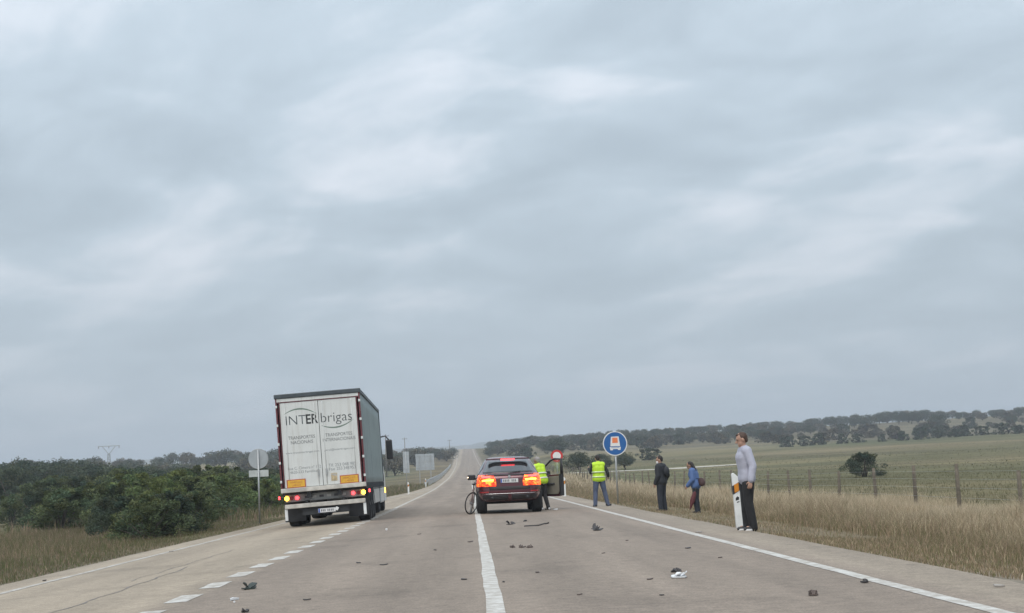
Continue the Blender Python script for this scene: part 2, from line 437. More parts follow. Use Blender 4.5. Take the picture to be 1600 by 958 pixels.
def paint_mat(name, wear):
    m = bpy.data.materials.new(name); m.use_nodes = True
    t = m.node_tree; p = t.nodes['Principled BSDF']; L = t.links.new; p.inputs['Roughness'].default_value = .7
    g = N(t, 'ShaderNodeTexCoord'); n = N(t, 'ShaderNodeTexNoise'); n.inputs['Scale'].default_value = 7; n.inputs['Detail'].default_value = 7; n.inputs['Roughness'].default_value = .65
    L(g.outputs['Object'], n.inputs['Vector'])
    q = N(t, 'ShaderNodeMapRange'); q.inputs[1].default_value = .50-wear; q.inputs[2].default_value = .62-wear*.3; L(n.outputs[0], q.inputs[0])
    mx = N(t, 'ShaderNodeMix', data_type='RGBA'); L(q.outputs[0], mx.inputs['Factor'])
    mx.inputs['A'].default_value = (.36, .325, .28, 1); mx.inputs['B'].default_value = (.56, .545, .51, 1)
    L(mx.outputs['Result'], p.inputs['Base Color']); return m
M_PAINT = paint_mat('white_road_paint', .10); M_WORN = paint_mat('worn_road_paint', .02)
def strip(name, f, w, y0, y1, step, m, dz=.004):
    ys = list(np.arange(y0, y1, step))+[y1]; rows = []
    for i, y in enumerate(ys):
        c = float(cen(y)); t = f(y); j = random.uniform(-.012, .012) if 0 < i < len(ys)-1 else 0
        rows.append([(c+t-w/2+j, y, pave(c+t-w/2, y)+dz), (c+t+w/2+j*.7, y, pave(c+t+w/2, y)+dz)])
    return MB().grid(rows).build(name, m, ROAD)
strip('centre_line', lambda y: .17, .155, -40, 150, 1.0, M_PAINT)
for k in range(30): strip('centre_dash', lambda y: .17, .10, 156+k*9.0, 159.5+k*9.0, 3.5, M_WORN)
strip('right_edge_line', lambda y: 3.79, .15, -40, 160, 1.0, M_PAINT)
strip('right_edge_line', lambda y: 3.79, .17, 160, 780, 5.0, M_WORN)
for k in range(40): strip('lane_dash', lambda y: -3.18, .25, -18+k*1.98, -18+k*1.98+1.02, .36, M_PAINT)
strip('left_edge_line', lambda y: np.interp(y, [0, 60, 95, 800], [-3.18, -3.22, -3.4, -3.4]), .17, 61.5, 160, 1.5, M_WORN)
strip('left_edge_line', lambda y: -3.4, .17, 160, 780, 5.0, M_WORN)
strip('outer_edge_line', lambda y: float(np.interp(y, [-60, 78, 110, 140], [-6.68, -6.68, -5.6, -3.6])), .14, -40, 140, 1.5, M_WORN)
M_TAR = mat('dark_crack_sealing', (.175, .155, .140), .75, var=.3, scale=6)
def crack(pts, w):
    ys = np.linspace(pts[0][1], pts[-1][1], 40); rows = []
    for y in ys:
        x = float(np.interp(y, [p[1] for p in pts], [p[0] for p in pts]))+.03*math.sin(y*3.1)+random.uniform(-.015, .015)
        ww = w*random.uniform(.3, 1)
        rows.append([(x-ww/2, y, pave(x-ww/2, y)+.003), (x+ww/2, y, pave(x+ww/2, y)+.003)])
    MB().grid(rows).build('crack_sealing', M_TAR, ROAD)
crack([(-4.55, 11.5), (-4.5, 17), (-4.62, 24)], .045); crack([(-4.9, 21), (-4.85, 30)], .03);

# ------------------------------------------------------------------ grass (uncountable)
M_LEAF = leafmat('leaf'); M_GRASS = leafmat('grass_blade', .3)
def inview(x, y, z, lo=-420, hi=2020):
    P = np.stack([x-CAMP.x, y-CAMP.y, z-CAMP.z], 0); A = np.array(RCW); q = A @ P
    px = 800+F*q[0]/np.maximum(-q[2], .1); py = 479-F*q[1]/np.maximum(-q[2], .1)
    return (px > lo) & (px < hi) & (-q[2] > 3) & (py < 1250)
def grass(name, n, xr, yr, hfun, wid, cols, wts, label, lean=.75, dens=None, side=1, heads=False):
    x = RNG.uniform(*xr, n); y = RNG.uniform(*yr, n)
    t = x-cen(y); d = np.where(side > 0, t-ER, eL(y)-t)
    keep = d > -.06
    clump = np.sin(x*1.9+3*np.sin(y*.7))*np.sin(y*1.3+2*np.sin(x*.9))+.6*np.sin(x*.53+y*.37)*np.sin(y*.29-x*.41)
    keep &= RNG.uniform(0, 1, n) < np.clip(.62+.35*clump, .12, 1)
    if dens is not None: keep &= RNG.uniform(0, 1, n) < dens(d, y)
    z = ground(x+np.where(side > 0, .001, -.001), y); keep &= inview(x, y, z)
    x, y, z, d, clump = x[keep], y[keep], z[keep], d[keep], clump[keep]; n = len(x)
    h = hfun(d, y)*RNG.uniform(.55, 1.15, n)*np.clip(1+.22*clump, .5, 1.4)
    w = wid*RNG.uniform(.6, 1.3, n)
    a = RNG.uniform(0, 2*np.pi, n); la = RNG.uniform(0, 2*np.pi, n); ll = RNG.uniform(.05, lean, n)*h
    wx, wy = np.cos(a)*w/2, np.sin(a)*w/2; lx, ly = np.cos(la)*ll, np.sin(la)*ll
    V = np.zeros((n, 5, 3))
    V[:, 0] = np.stack([x-wx, y-wy, z-.02], -1); V[:, 1] = np.stack([x+wx, y+wy, z-.02], -1)
    V[:, 2] = np.stack([x-wx*.8+lx*.35, y-wy*.8+ly*.35, z+h*.6], -1); V[:, 3] = np.stack([x+wx*.8+lx*.35, y+wy*.8+ly*.35, z+h*.6], -1)
    V[:, 4] = np.stack([x+lx, y+ly, z+h], -1)
    b = np.arange(n)*5
    T = np.stack([np.stack([b, b+1, b+3], -1), np.stack([b, b+3, b+2], -1), np.stack([b+2, b+3, b+4], -1)], 1).reshape(-1, 3)
    W = np.array([wts(d, y, clump)]) if callable(wts) else None
    if W is not None: idx = (RNG.uniform(0, 1, n)[:, None] > np.cumsum(W[0], -1)).sum(-1).clip(0, len(cols)-1)
    else: idx = RNG.choice(len(cols), n, p=wts)
    C = np.array(cols)[idx]*RNG.uniform(.75, 1.25, (n, 1)); C = np.repeat(C, 5, 0).reshape(n, 5, 3)
    if heads: hw = (.08+.5*sstep(2.5, 6.5, d))[:, None]; C[:, 4] = C[:, 4]*(1-hw)+np.array([.66, .57, .43])*hw*RNG.uniform(.7, 1.2, (n, 1)); C[:, 2:4] = C[:, 2:4]*(1-.3*hw[:, None])+np.array([.55, .46, .32])*.3*hw[:, None]     # pale seed heads
    C = C.reshape(-1, 3)
    o = link(name, np_mesh(name, V.reshape(-1, 3), T, C, M_GRASS)); tag(o, label, 'grass', kind='stuff'); return n
STRAW = [(.62, .51, .36), (.42, .33, .225), (.27, .20, .135), (.20, .175, .095), (.135, .145, .065)]
def wt_right(d, y, cl):
    s = sstep(2.2, 6.5, d)
    pt = np.clip(.5+.5*np.sin(y*.33+.7*cl)*np.sin(y*.21+d*.8), 0, 1)
    W = np.stack([.06+.58*s-.18*pt, .20+.14*s, .36-.26*s+.14*pt, .22-.18*s+.10*pt, .12-.11*s+.07*pt], -1); W = np.clip(W, .01, None); return W/W.sum(-1, keepdims=True)
def h_right(d, y): return np.where((d < 2.6) & (y > 24) & (y < 52), .07, (.08+.56*sstep(.8, 6.0, d)*(1-.25*sstep(8, 12, d)))*(.82+.34*np.sin(y*.47+1.7*np.sin(d*.8))*np.sin(d*.75+y*.21)))
def clear_people(d, y):     # trodden strip where people stand along the edge
    return np.where((d < 2.6) & (y > 24.5) & (y < 52), .25, 1)
grass('dry_verge_grass', 230000, (4.7, 13.4), (14, 46), h_right, .0075, STRAW, wt_right, 'dry straw coloured grass growing on the verge beside the right shoulder', dens=clear_people, heads=True)
grass('dry_verge_grass', 95000, (4.7, 13.4), (46, 115), h_right, .016, STRAW, wt_right, 'dry straw coloured grass growing on the verge behind the blue round sign', dens=clear_people, heads=True)
grass('dry_verge_grass', 34000, (4.4, 14), (115, 300), lambda d, y: h_right(d, y)*.9, .05, STRAW, wt_right, 'distant dry grass along the right roadside in the dip', heads=True)
GREEN = [(.125, .125, .066), (.105, .11, .055), (.18, .155, .09), (.145, .13, .075)]
grass('meadow_grass', 60000, (13, 60), (24, 120), lambda d, y: .12+0*d, .02, GREEN, [.35, .3, .15, .2], 'short green meadow grass behind the wire fence')
grass('meadow_grass', 22000, (13, 130), (120, 330), lambda d, y: .13+0*d, .06, GREEN, [.3, .25, .25, .2], 'far green meadow grass below the hill')
LEFTG = [(.30, .225, .16), (.22, .165, .115), (.135, .13, .07), (.125, .145, .065), (.37, .29, .20)]
def wt_left(d, y, cl):
    s = np.clip(d/6, 0, 1)
    pt = np.clip(.5+.5*np.sin(y*.27+d*.5)*np.sin(d*.9-y*.15+cl*.5), 0, 1)
    W = np.stack([.10+.16*s, .24+0*s, .30-.10*s+.14*pt, .36-.18*s+.3*pt, .04+.10*s*(1-pt)], -1); return W/W.sum(-1, keepdims=True)
def h_left(d, y): return .07+.25*sstep(.8, 6, d)
grass('roadside_grass', 170000, (-27, -7.4), (18, 70), h_left, .0095, LEFTG, wt_left, 'brown and green rough grass on the verge beside the outer lane', side=-1)
grass('roadside_grass', 50000, (-24, -4.5), (70, 200), lambda d, y: .08+.55*sstep(.5, 4, d), .03, LEFTG, wt_left, 'brown rough grass beside the delineators and guardrail', side=-1)

# ------------------------------------------------------------------ trees and shrubs
M_BARK = mat('bark', (.10, .085, .07), .9, var=.3, scale=6)
def leaf_cloud(centres, radii, per, size, base, var, flat=1.0):
    """leaf-sized quads spread through a set of clumps"""
    n = len(centres)*per; c = np.repeat(np.array(centres), per, 0); r = np.repeat(np.array(radii), per)
    u = RNG.normal(size=(n, 3)); u /= np.linalg.norm(u, axis=1, keepdims=True)
    rad = RNG.uniform(.35, 1.08, n)**.6
    P = c+u*(r*rad)[:, None]*np.array([1, 1, flat])
    a = RNG.normal(size=(n, 3)); a /= np.linalg.norm(a, axis=1, keepdims=True)
    b = np.cross(a, RNG.normal(size=(n, 3))); b /= np.linalg.norm(b, axis=1, keepdims=True)
    s = (size*RNG.uniform(.55, 1.35, n))[:, None]
    V = np.stack([P-a*s, P+b*s*.55, P+a*s, P-b*s*.55], 1).reshape(-1, 3)
    k = np.arange(n)*4; T = np.stack([k, k+1, k+2, k+3], -1)
    ct = np.repeat(RNG.uniform(1-var, 1+var, len(centres)), per)*RNG.uniform(.75, 1.25, n)
    hue = np.repeat(RNG.uniform(-1, 1, len(centres)), per)
    C = np.array(base)[None, :]*ct[:, None]*np.stack([1+.18*hue, 1+.04*hue, 1-.1*hue], -1)
    return V, T, np.repeat(C, 4, 0)
def oak_proto(seed, base, nclump, per, leaf, trunk_h=.15, width=.55, rr_=(.12, .20)):
    """unit-height round evergreen oak: (crown mesh, trunk mesh)"""
    random.seed(seed); cs = []; rs = []
    for k in range(nclump):
        a = random.uniform(0, 6.283); e = math.asin(random.uniform(-.85, 1)); q = random.uniform(.55, 1.0)
        rr = random.uniform(*rr_)
        zc = trunk_h+(1-trunk_h)*.46; hz = (1-trunk_h)*.54-rr*.55
        lob = 1+.22*math.sin(a*2+seed)+.14*math.sin(a*3+seed*2)
        cs.append(((width-rr*.5)*q*math.cos(e)*math.cos(a)*lob, (width-rr*.5)*q*math.cos(e)*math.sin(a)*lob, zc+hz*q*math.sin(e))); rs.append(rr)
    V, T, C = leaf_cloud(cs, rs, per, leaf, base, .32, .85)
    crown = np_mesh('crown', V, T, C, M_LEAF)
    mb = MB(); mb.tube([(0, 0, -.05), (.012, .01, trunk_h*.5), (0, 0, trunk_h), (.01, 0, trunk_h+.2)], [.05, .036, .03, .012], 7)
    for k in range(6):
        a = k*1.05+seed; c = cs[k*3 % len(cs)]
        mb.tube([(0, 0, trunk_h*.75), (c[0]*.45, c[1]*.45, trunk_h+(c[2]-trunk_h)*.4), c], [.024, .016, .006], 5)
    return crown, mb.mesh('trunk', M_BARK, True)
def shrub_proto(seed, base, nclump, per, leaf, spread=.6):
    """unit-height many-stemmed shrub that is leafy to the ground"""
    random.seed(seed); cs = []; rs = []
    for k in range(nclump):
        a = random.uniform(0, 6.283); zz = random.uniform(.04, .9)**.85; q = math.sqrt(random.random())
        prof_ = spread*(1-.75*max(0, zz-.35)**1.5/.65)*(1+.25*math.sin(a*2+seed)); rr = random.uniform(.10, .2)*(1-.3*zz)
        cs.append((prof_*q*math.cos(a), prof_*q*math.sin(a), zz)); rs.append(rr)
    for k in range(nclump//5):
        a = random.uniform(0, 6.283); q = random.uniform(0, .5)
        cs.append((spread*q*math.cos(a), spread*q*math.sin(a), random.uniform(.85, 1.0))); rs.append(random.uniform(.05, .09))
    V, T, C = leaf_cloud(cs, rs, per, leaf, base, .35)
    crown = np_mesh('crown', V, T, C, M_LEAF); mb = MB()
    for k in range(9):
        c = cs[k*4 % len(cs)]; a = random.uniform(0, 6.28)
        mb.tube([(.05*math.cos(a), .05*math.sin(a), -.04), (c[0]*.5, c[1]*.5, c[2]*.55), c], [.018, .012, .004], 5)
    return crown, mb.mesh('stem', M_BARK, True)
def plant(name, proto, x, y, h, wscale, label, cat, group, part='trunk', sink=.04):
    r = empty(name, (x, y, surf(x, y)-sink), (0, 0, random.uniform(0, 6.283)))
    r.scale = (h*wscale, h*wscale, h)
    link('crown', proto[0], r); link(part, proto[1], r); tag(r, label, cat, group); return r

DARK = (.075, .092, .060); MIDG = (.112, .140, .072); BRT = (.135, .168, .068); GREY = (.125, .118, .088)
OAK_N = [oak_proto(s, DARK, 60, 115, .022) for s in (1, 2, 3, 4)]
OAK_F = [oak_proto(s, (.095, .105, .075) if s % 2 else GREY, 52, 40, .045, .07, .66, (.15, .24)) for s in (11, 12, 13, 14, 15)]
SHR = [shrub_proto(s, b, 60, 150, .021) for s, b in ((21, MIDG), (22, BRT), (23, DARK), (24, MIDG), (25, BRT))]
SHR_F = [shrub_proto(s, b, 34, 44, .055) for s, b in ((31, GREY), (32, DARK), (33, (.085, .075, .045)))]
def by_pixel(px, pytop, Y, hmin, hmax):
    p = at(px, pytop, Y); g = surf(p.x, p.y); return p.x, p.y, min(hmax, max(hmin, p.z-g))
# shrub thicket left of the outer lane: (pixel x, top pixel y, distance, kind)
random.seed(5)
near = [(205, 790, 54, 2), (232, 796, 52, 0), (268, 792, 54, 2), (300, 790, 57, 3), (95, 764, 72, 3), (140, 756, 76, 0), (185, 754, 70, 0), (215, 742, 80, 4), (250, 746, 68, 1), (275, 738, 76, 4),
        (305, 744, 72, 3), (335, 742, 82, 1), (238, 776, 60, 2), (280, 780, 60, 0), (60, 765, 84, 2),
        (372, 740, 90, 3), (165, 782, 66, 2), (20, 772, 96, 3), (120, 748, 100, 2), (200, 733, 104, 3), (300, 730, 106, 0), (350, 729, 112, 3),
        (395, 745, 100, 2), (425, 742, 96, 3), (265, 764, 64, 4), (160, 740, 110, 2), (80, 745, 112, 0), (415, 733, 118, 2), (335, 752, 88, 4), (362, 748, 92, 1), (390, 746, 90, 0), (418, 750, 88, 4), (438, 746, 94, 3)]
txt = {0: 'dull green leafy shrub in the thicket beside the outer lane', 1: 'bright green leafy shrub in the thicket beside the outer lane',
       2: 'dark green dense shrub in the thicket beside the outer lane', 3: 'mid green upright shrub in the thicket beside the outer lane',
       4: 'fresh green spreading shrub in the thicket beside the outer lane'}
for px, py, Y, k in near:
    x, y, h = by_pixel(px, py, Y, 1.6, 5.0)
    plant('roadside_shrub', SHR[k], x, y, h, random.uniform(1.0, 1.45), txt[k], 'shrub', 'shrubs of the thicket left of the road', 'stem')
# dark oaks behind the thicket
for k in range(34):
    px = -30+k*14.5+random.uniform(-9, 9); Y = random.uniform(135, 270)
    py = np.interp(px, [0, 30, 45, 70, 100, 170, 250, 330, 440], [722, 714, 716, 720, 716, 722, 724, 730, 732])+random.uniform(-1, 7)
    x, y, h = by_pixel(px, py, Y, 4.0, 9.5)
    plant('evergreen_oak', OAK_N[k % 4], x, y, h, random.uniform(.95, 1.3), 'dark round evergreen oak in the wood behind the roadside thicket', 'tree', 'oaks of the wood left of the road')
# skyline oaks far left
sky_l = [(20, 722), (40, 716), (65, 720), (88, 722), (108, 716), (130, 718), (155, 717), (196, 720), (215, 716), (246, 713), (270, 706), (292, 704), (308, 712), (322, 712), (334, 704), (352, 700), (366, 701), (384, 704), (410, 703), (428, 700), (448, 702),
         (612, 704), (626, 704), (640, 703), (652, 697), (664, 702), (675, 697), (686, 699), (697, 702), (706, 702), (480, 703), (510, 702), (540, 703), (570, 703)]
for i, (px, py) in enumerate(sky_l):
    x, y, h = by_pixel(px, py, random.uniform(470, 640), 3.5, 11)
    plant('skyline_oak', OAK_F[i % 5], x, y, h, random.uniform(.9, 1.25), 'small round oak on the far skyline left of the road', 'tree', 'skyline oaks left of the road')
for k in range(46):
    px = random.uniform(-20, 705); Y = random.uniform(300, 560)
    if 300 < px < 380 and Y > 380: continue
    p = at(px, 730, Y); 
    if p.x > -9: continue
    plant('field_oak', OAK_F[k % 5], p.x, Y, random.uniform(4.0, 6.5), random.uniform(.95, 1.3), 'distant oak scattered over the slope left of the road', 'tree', 'oaks scattered on the left slope')
# skyline wood right of the road
xs = [748, 760, 775, 795, 815, 840, 865, 890, 930, 1000, 1050, 1100, 1150, 1200, 1300, 1420, 1500, 1600, 1700]
tops = [702, 696, 695, 689, 691, 690, 680, 685, 687, 682, 672, 668, 662, 660, 651, 639, 642, 639, 638]
for k in range(230):
    px = 750+(k//2)*8.2+random.uniform(-6, 6); Y = random.uniform(640, 780) if k % 2 else random.uniform(540, 660)
    if not k % 2 and px > 1280 and random.random() < .8: continue
    py = np.interp(px, xs, tops)+(random.uniform(-2, 5) if k % 2 else random.uniform(4, 12))
    x, y, h = by_pixel(px, py, Y, 4.0, 11)
    if x < 7.5: continue
    plant('ridge_oak', OAK_N[k % 4] if k % 3 == 0 else OAK_F[k % 5], x, y, h, random.uniform(.95, 1.35), 'dark oak in the wood along the ridge right of the road', 'tree', 'oaks along the right ridge')
for k in range(190):
    px = random.uniform(800, 1640); Y = random.uniform(440, 640)
    p = at(px, 690, Y)
    if px > 1250 and random.random() < .62: continue
    if p.x < 14 or (380 < Y < 500 and 20 < p.x < 95): continue
    q = k % 3
    plant('hill_shrub', SHR_F[q], p.x, Y, random.uniform(1.8, 4.2), random.uniform(1.0, 1.6), ['grey green scrub bush on the brown hillside', 'dark scrub bush on the brown hillside', 'brownish dry scrub bush on the brown hillside'][q], 'shrub', 'scrub on the right hillside', 'stem')
for k in range(34):         # hedge at the foot of the hill
    x = 95+k*5.4; Y = 428+6*math.sin(k*.7)+random.uniform(-3, 3)
    plant('hedge_shrub', SHR_F[1], x, Y, random.uniform(2.2, 3.6), random.uniform(1.1, 1.6), 'dark hedge bush at the foot of the brown hill', 'shrub', 'hedge below the hill', 'stem')
for px, py, Y, pr, w, lab in [(905, 704, 215, OAK_N[0], 1.2, 'round dark tree in the meadow beside the person in the yellow vest'),
                          (940, 708, 250, OAK_N[2], 1.3, 'round dark tree in the meadow just left of the blue round sign'),
                          (975, 706, 240, OAK_N[1], 1.3, 'dark tree in the meadow behind the blue round sign'),
                          (866, 682, 430, OAK_N[3], 1.25, 'tall broad oak on the skyline above the open car door'),
                          (1348, 708, 112, SHR[2], 1.55, 'small dark thorn tree standing alone behind the wire fence'),
                          (1014, 701, 330, SHR_F[1], 1.8, 'low dark bush alone in the upper meadow')]:
    x, y, h = by_pixel(px, py, Y, 1.5, 10)
    nm = 'thorn_tree' if pr in SHR else ('meadow_bush' if pr in SHR_F else 'meadow_oak')
    plant(nm, pr, x, y, h, w, lab, 'shrub' if 'bush' in nm else 'tree', None, 'trunk')
# pale farm track across the meadow
def track():
    rows = []
    for x in np.linspace(15, 44, 30):
        yy = 226+3*math.sin(x*.05)
        rows.append([(x, yy+q+.5*math.sin(x*.31+q), gz(x, yy+q)+.06) for q in (-3.4, -1.2, 1.2, 3.4)])
    tag(MB().grid(rows).build('farm_track', mat('pale_track', (.48, .45, .38), .9, var=.25, scale=.4)), kind='structure')
track()

# ------------------------------------------------------------------ street furniture
M_GALV = mat('galvanised_steel', (.42, .43, .43), .5, .7, .12, 8)
M_BACK = mat('sign_back', (.40, .43, .45), .55, .3, .08, 3)
M_WHITE = mat('white_enamel', (.74, .74, .73), .45, 0, .06, 5)
M_WPL = mat('white_plastic', (.70, .71, .70), .5, 0, .1, 6)
M_BLK = mat('black_plastic', (.022, .022, .024), .5, 0, .2, 6)
M_BLUE = mat('blue_enamel', (.02, .115, .34), .4, 0, .06, 5)
M_ORG = mat('orange_enamel', (.80, .22, .085), .45, 0, .05, 5)
M_REDE = mat('red_enamel', (.55, .03, .03), .4, 0, .06, 5)
M_WOOD = mat('weathered_wood', (.125, .105, .08), .9, 0, .3, 7, bump=.4)

def blue_sign():
    p = at(961, 693, 53.5); g = gz(p.x, 53.5)
    r = empty('route_sign', (p.x, 53.5, g)); zc = p.z-g
    tag(r, 'blue round sign with white lorry and orange panel on a grey post', 'road sign')
    MB().tube([(0, .05, -.3), (0, .05, zc+.42)], .035, 10).build('post', M_GALV, r, True)
    d = MB().prism(circle(.45, 64, 0, zc), -.012, .012).build('rim', M_WHITE, r)
    MB().prism(circle(.415, 64, 0, zc), -.017, -.0125).build('blue_disc', M_BLUE, d)
    MB().prism([(-.18, zc-.10), (.18, zc-.10), (.145, zc+.24), (.13, zc+.255), (-.13, zc+.255), (-.145, zc+.24)], -.021, -.0175).build('lorry_body', M_WHITE, d)
    MB().prism([(-.105, zc+.02), (.105, zc+.02), (.095, zc+.215), (-.095, zc+.215)], -.025, -.0215).build('orange_panel', M_ORG, d)
    MB().prism([(-.185, zc-.245), (-.10, zc-.245), (-.085, zc-.205), (.085, zc-.205), (.10, zc-.245), (.185, zc-.245), (.205, zc-.13), (-.205, zc-.13)], -.021, -.0175).build('lorry_bumper', M_WHITE, d)
    MB().prism([(-.15, zc-.165), (.15, zc-.165), (.15, zc-.15), (-.15, zc-.15)], -.0235, -.0215).build('bumper_stripe', M_BLUE, d)
    for s in (-1, 1): MB().box((0, .03, zc+.2*s), (.09, .035, .03)).build('clamp', M_GALV, r)
blue_sign()
def red_sign():
    p = at(870, 712.5, 108); g = gz(p.x, 108); r = empty('prohibition_sign', (p.x, 108, g)); zc = p.z-g
    tag(r, 'round white sign with a red border seen behind the open car door', 'road sign')
    MB().tube([(0, .05, -.3), (0, .05, zc+.4)], .035, 8).build('post', M_GALV, r, True)
    d = MB().prism(circle(.45, 48, 0, zc), -.012, .012).build('red_rim', M_REDE, r)
    MB().prism(circle(.30, 48, 0, zc), -.017, -.0125).build('white_disc', M_WHITE, d)
red_sign()
def back_sign():
    p = at(403.5, 717, 60); g = gz(p.x-.2, 60); r = empty('sign_from_behind', (p.x, 60, g)); zc = p.z-g
    tag(r, 'grey back of a round road sign with a plate below, beside the thicket', 'road sign')
    MB().tube([(0, -.03, -.3), (0, -.03, zc+.38)], .036, 10).build('post', M_GALV, r, True)
    MB().prism(circle(.40, 48, 0, zc), .02, .04).build('round_panel', M_BACK, r)
    MB().ring((0, .03, zc), .40, .014, 48, 6, 'y').build('rim', M_GALV, r, True)
    MB().box((0, .03, zc-.60), (.80, .02, .27)).build('lower_plate', mat('pale_plate', (.52, .55, .54), .5, .2), r, bevel=.004)
    for s in (.2, -.2, -.6): MB().box((0, .0, zc+s), (.10, .04, .035)).build('clamp', M_GALV, r)
back_sign()
def panel_sign():
    a, b = at(649, 710, 200), at(679, 734, 200); g = gz((a.x+b.x)/2, 200); w = b.x-a.x; zc = (a.z+b.z)/2-g; h = a.z-b.z
    r = empty('direction_sign', ((a.x+b.x)/2, 200, g)); tag(r, 'wide grey back of a direction sign on two posts by the guardrail', 'road sign')
    for s in (-1, 1): MB().box((s*w*.3, .0, (zc+h/2)/2-.15), (.1, .1, zc+h/2+.1)).build('post', M_GALV, r)
    for s in (-1, 1):
        MB().box((s*(w/4+.006), .09, zc), (w/2-.012, .05, h)).build('panel', M_BACK, r, bevel=.01)
    for s in (-.35, 0, .35): MB().box((0, .055, zc+s*h), (w*.96, .02, .06)).build('stiffener', M_GALV, r)
    a, b = at(629, 706, 135), at(640, 739, 135); g = gz((a.x+b.x)/2, 135); w = b.x-a.x; zc = (a.z+b.z)/2-g; h = a.z-b.z
    r = empty('narrow_sign', ((a.x+b.x)/2, 135, g)); tag(r, 'tall narrow grey back of a sign standing left of the direction sign', 'road sign')
    MB().tube([(0, 0, -.3), (0, 0, zc+h/2-.05)], .04, 8).build('post', M_GALV, r, True)
    MB().box((0, .06, zc), (w, .03, h)).build('panel', M_BACK, r, bevel=.01)
    for s in (-.3, .3): MB().box((0, .035, zc+s*h), (w*.8, .02, .05)).build('stiffener', M_GALV, r)
panel_sign()
M_AMB = mat('amber_reflector', (.62, .23, .02), .3, 0, .1, 12)
def delineator(px, py, Y, h, lab, big=False, tilt=0):
    p = at(px, py, Y); g = surf(p.x, Y); r = empty('delineator_post', (p.x, Y, g), (0, tilt, 0)); tag(r, lab, 'delineator', 'white delineator posts')
    w = .062
    body = MB().prism([(-w, -.1), (w, -.1), (w, h-.09), (-w+.035, h), (-w, h-.015)], -.05, .05).build('body', M_WPL, r, bevel=.012)
    MB().prism([(-w-.003, h-.40), (w+.003, h-.33), (w+.003, h-.17), (-w-.003, h-.24)], -.054, .054).build('black_band', M_BLK, r)
    MB().prism([(-.04, h-.37), (.045, h-.34), (.045, h-.19), (-.04, h-.22)], -.062, -.0545).build('reflector', M_AMB, r)
    if big:
        MB().prism([(-.035, h-.52), (.03, h-.50), (.035, h-.455), (.0, h-.44), (-.03, h-.47)], -.053, -.0505).build('mark', M_BLK, r)
        MB().prism([(-.012, h-.56), (.035, h-.545), (.03, h-.53), (-.012, h-.54)], -.053, -.0505).build('mark', M_BLK, r)
    return r
delineator(1155.5, 821, 27.2, 1.05, 'white delineator post with amber reflector right beside the man in the pale sweatshirt', True, R(-1.8))
delineator(882.5, 774, 71, .95, 'white delineator post standing just beyond the open car door')
delineator(638.5, 771, 118, .98, 'white delineator post at the left roadside below the narrow sign back')
delineator(665.5, 759.5, 165, .98, 'white delineator post at the start of the left guardrail')

def guardrail():
    y0, y1 = 172, 440; r = empty('guardrail', (-5.2, y0, gz(-5.2, y0))); tag(r, 'long steel guardrail along the left side of the climbing road', 'guardrail')
    bx, by, bz = r.location
    profile = [(.0, .31), (.05, .27), (.05, .21), (.0, .17), (.0, .14), (.05, .10), (.05, .04), (0, 0)]
    rows = []
    for y in np.arange(y0, y1+.1, 4):
        c = float(cen(y))-4.95; z = pave(-4.6, y)+.42; zz = 0
        if y == y0: zz = -.35; c -= .5
        if y == y0+4: zz = -.12; c -= .2
        rows.append([(c+a-bx, y-by, z+b+zz-bz) for a, b in profile])
    MB().grid(rows).build('rail', M_GALV, r, solid=.004)
    pm = MB().box((0, 0, .3), (.09, .12, 1.0)).mesh('post', M_GALV)
    for y in np.arange(y0+4, y1, 4):
        o = link('post', pm, r); o.location = (float(cen(y))-5.01-bx, y-by, pave(-4.6, y)-.12-bz)
guardrail()
def fence():
    X = 12.4; r = empty('wire_fence', (X, 24, gz(X, 24))); tag(r, 'wire fence on weathered wooden posts along the green meadow', 'fence'); bx, by, bz = r.location
    ms = []
    for s in range(4):
        random.seed(40+s); mb = MB(); l = random.uniform(-.04, .04)
        mb.tube([(0, 0, -.4), (l*.3, .01, .5), (l, 0, 1.36+random.uniform(-.08, .06))], [.062, .055, .048], 7); ms.append(mb.mesh('post', M_WOOD, True))
    ys = np.arange(24.5, 330, 4.03)
    for i, y in enumerate(ys):
        x = X+.08*math.sin(i*1.7); o = link('post', ms[i % 4], r); o.location = (x-bx, y-by, gz(x, y)-bz+random.uniform(-.06, .05)); o.rotation_euler = (random.uniform(-.05, .05), random.uniform(-.05, .05), i)
    for h in (.3, .55, .8, 1.02, 1.22):
        pts = [(X-bx, y-by, gz(X, y)+h-bz) for y in ys]
        MB().tube(pts, .004, 4).build('wire', M_GALV, r)
fence()
def pylon():
    Y = 360; p = at(170, 697, Y); g = gz(p.x, Y); h = p.z-g; r = empty('power_pylon', (p.x, Y, g)); tag(r, 'thin steel power pylon with a V shaped head above the oaks', 'pylon')
    mb = MB()
    for sx in (-1, 1):
        for sy in (-1, 1): mb.tube([(sx*.6, sy*.6, -.3), (sx*.22, sy*.22, h-1.9)], .06, 5)
    n = 14
    for k in range(n):
        z0, z1 = k/n*(h-1.9), (k+1)/n*(h-1.9); w0, w1 = .6-.38*k/n, .6-.38*(k+1)/n; s = 1 if k % 2 else -1
        for sy in (-1, 1): mb.tube([(s*w0, sy*w0, z0), (-s*w1, sy*w1, z1)], .035, 4)
        for sx in (-1, 1): mb.tube([(sx*w0, s*w0, z0), (sx*w1, -s*w1, z1)], .035, 4)
    mb.build('lattice_mast', M_GALV, r)
    for s in (-1, 1): MB().tube([(0, 0, h-2.0), (s*1.6, 0, h-.05)], .085, 6).build('arm', M_GALV, r)
    MB().tube([(-2.7, 0, h), (2.7, 0, h)], .08, 6).build('crossbeam', M_GALV, r)
    for s in (-2.5, 0, 2.5): MB().tube([(s, 0, h), (s, 0, h-.55)], [.05, .09], 8).build('insulator', mat('brown_insulator', (.12, .07, .05), .3), r)
pylon()
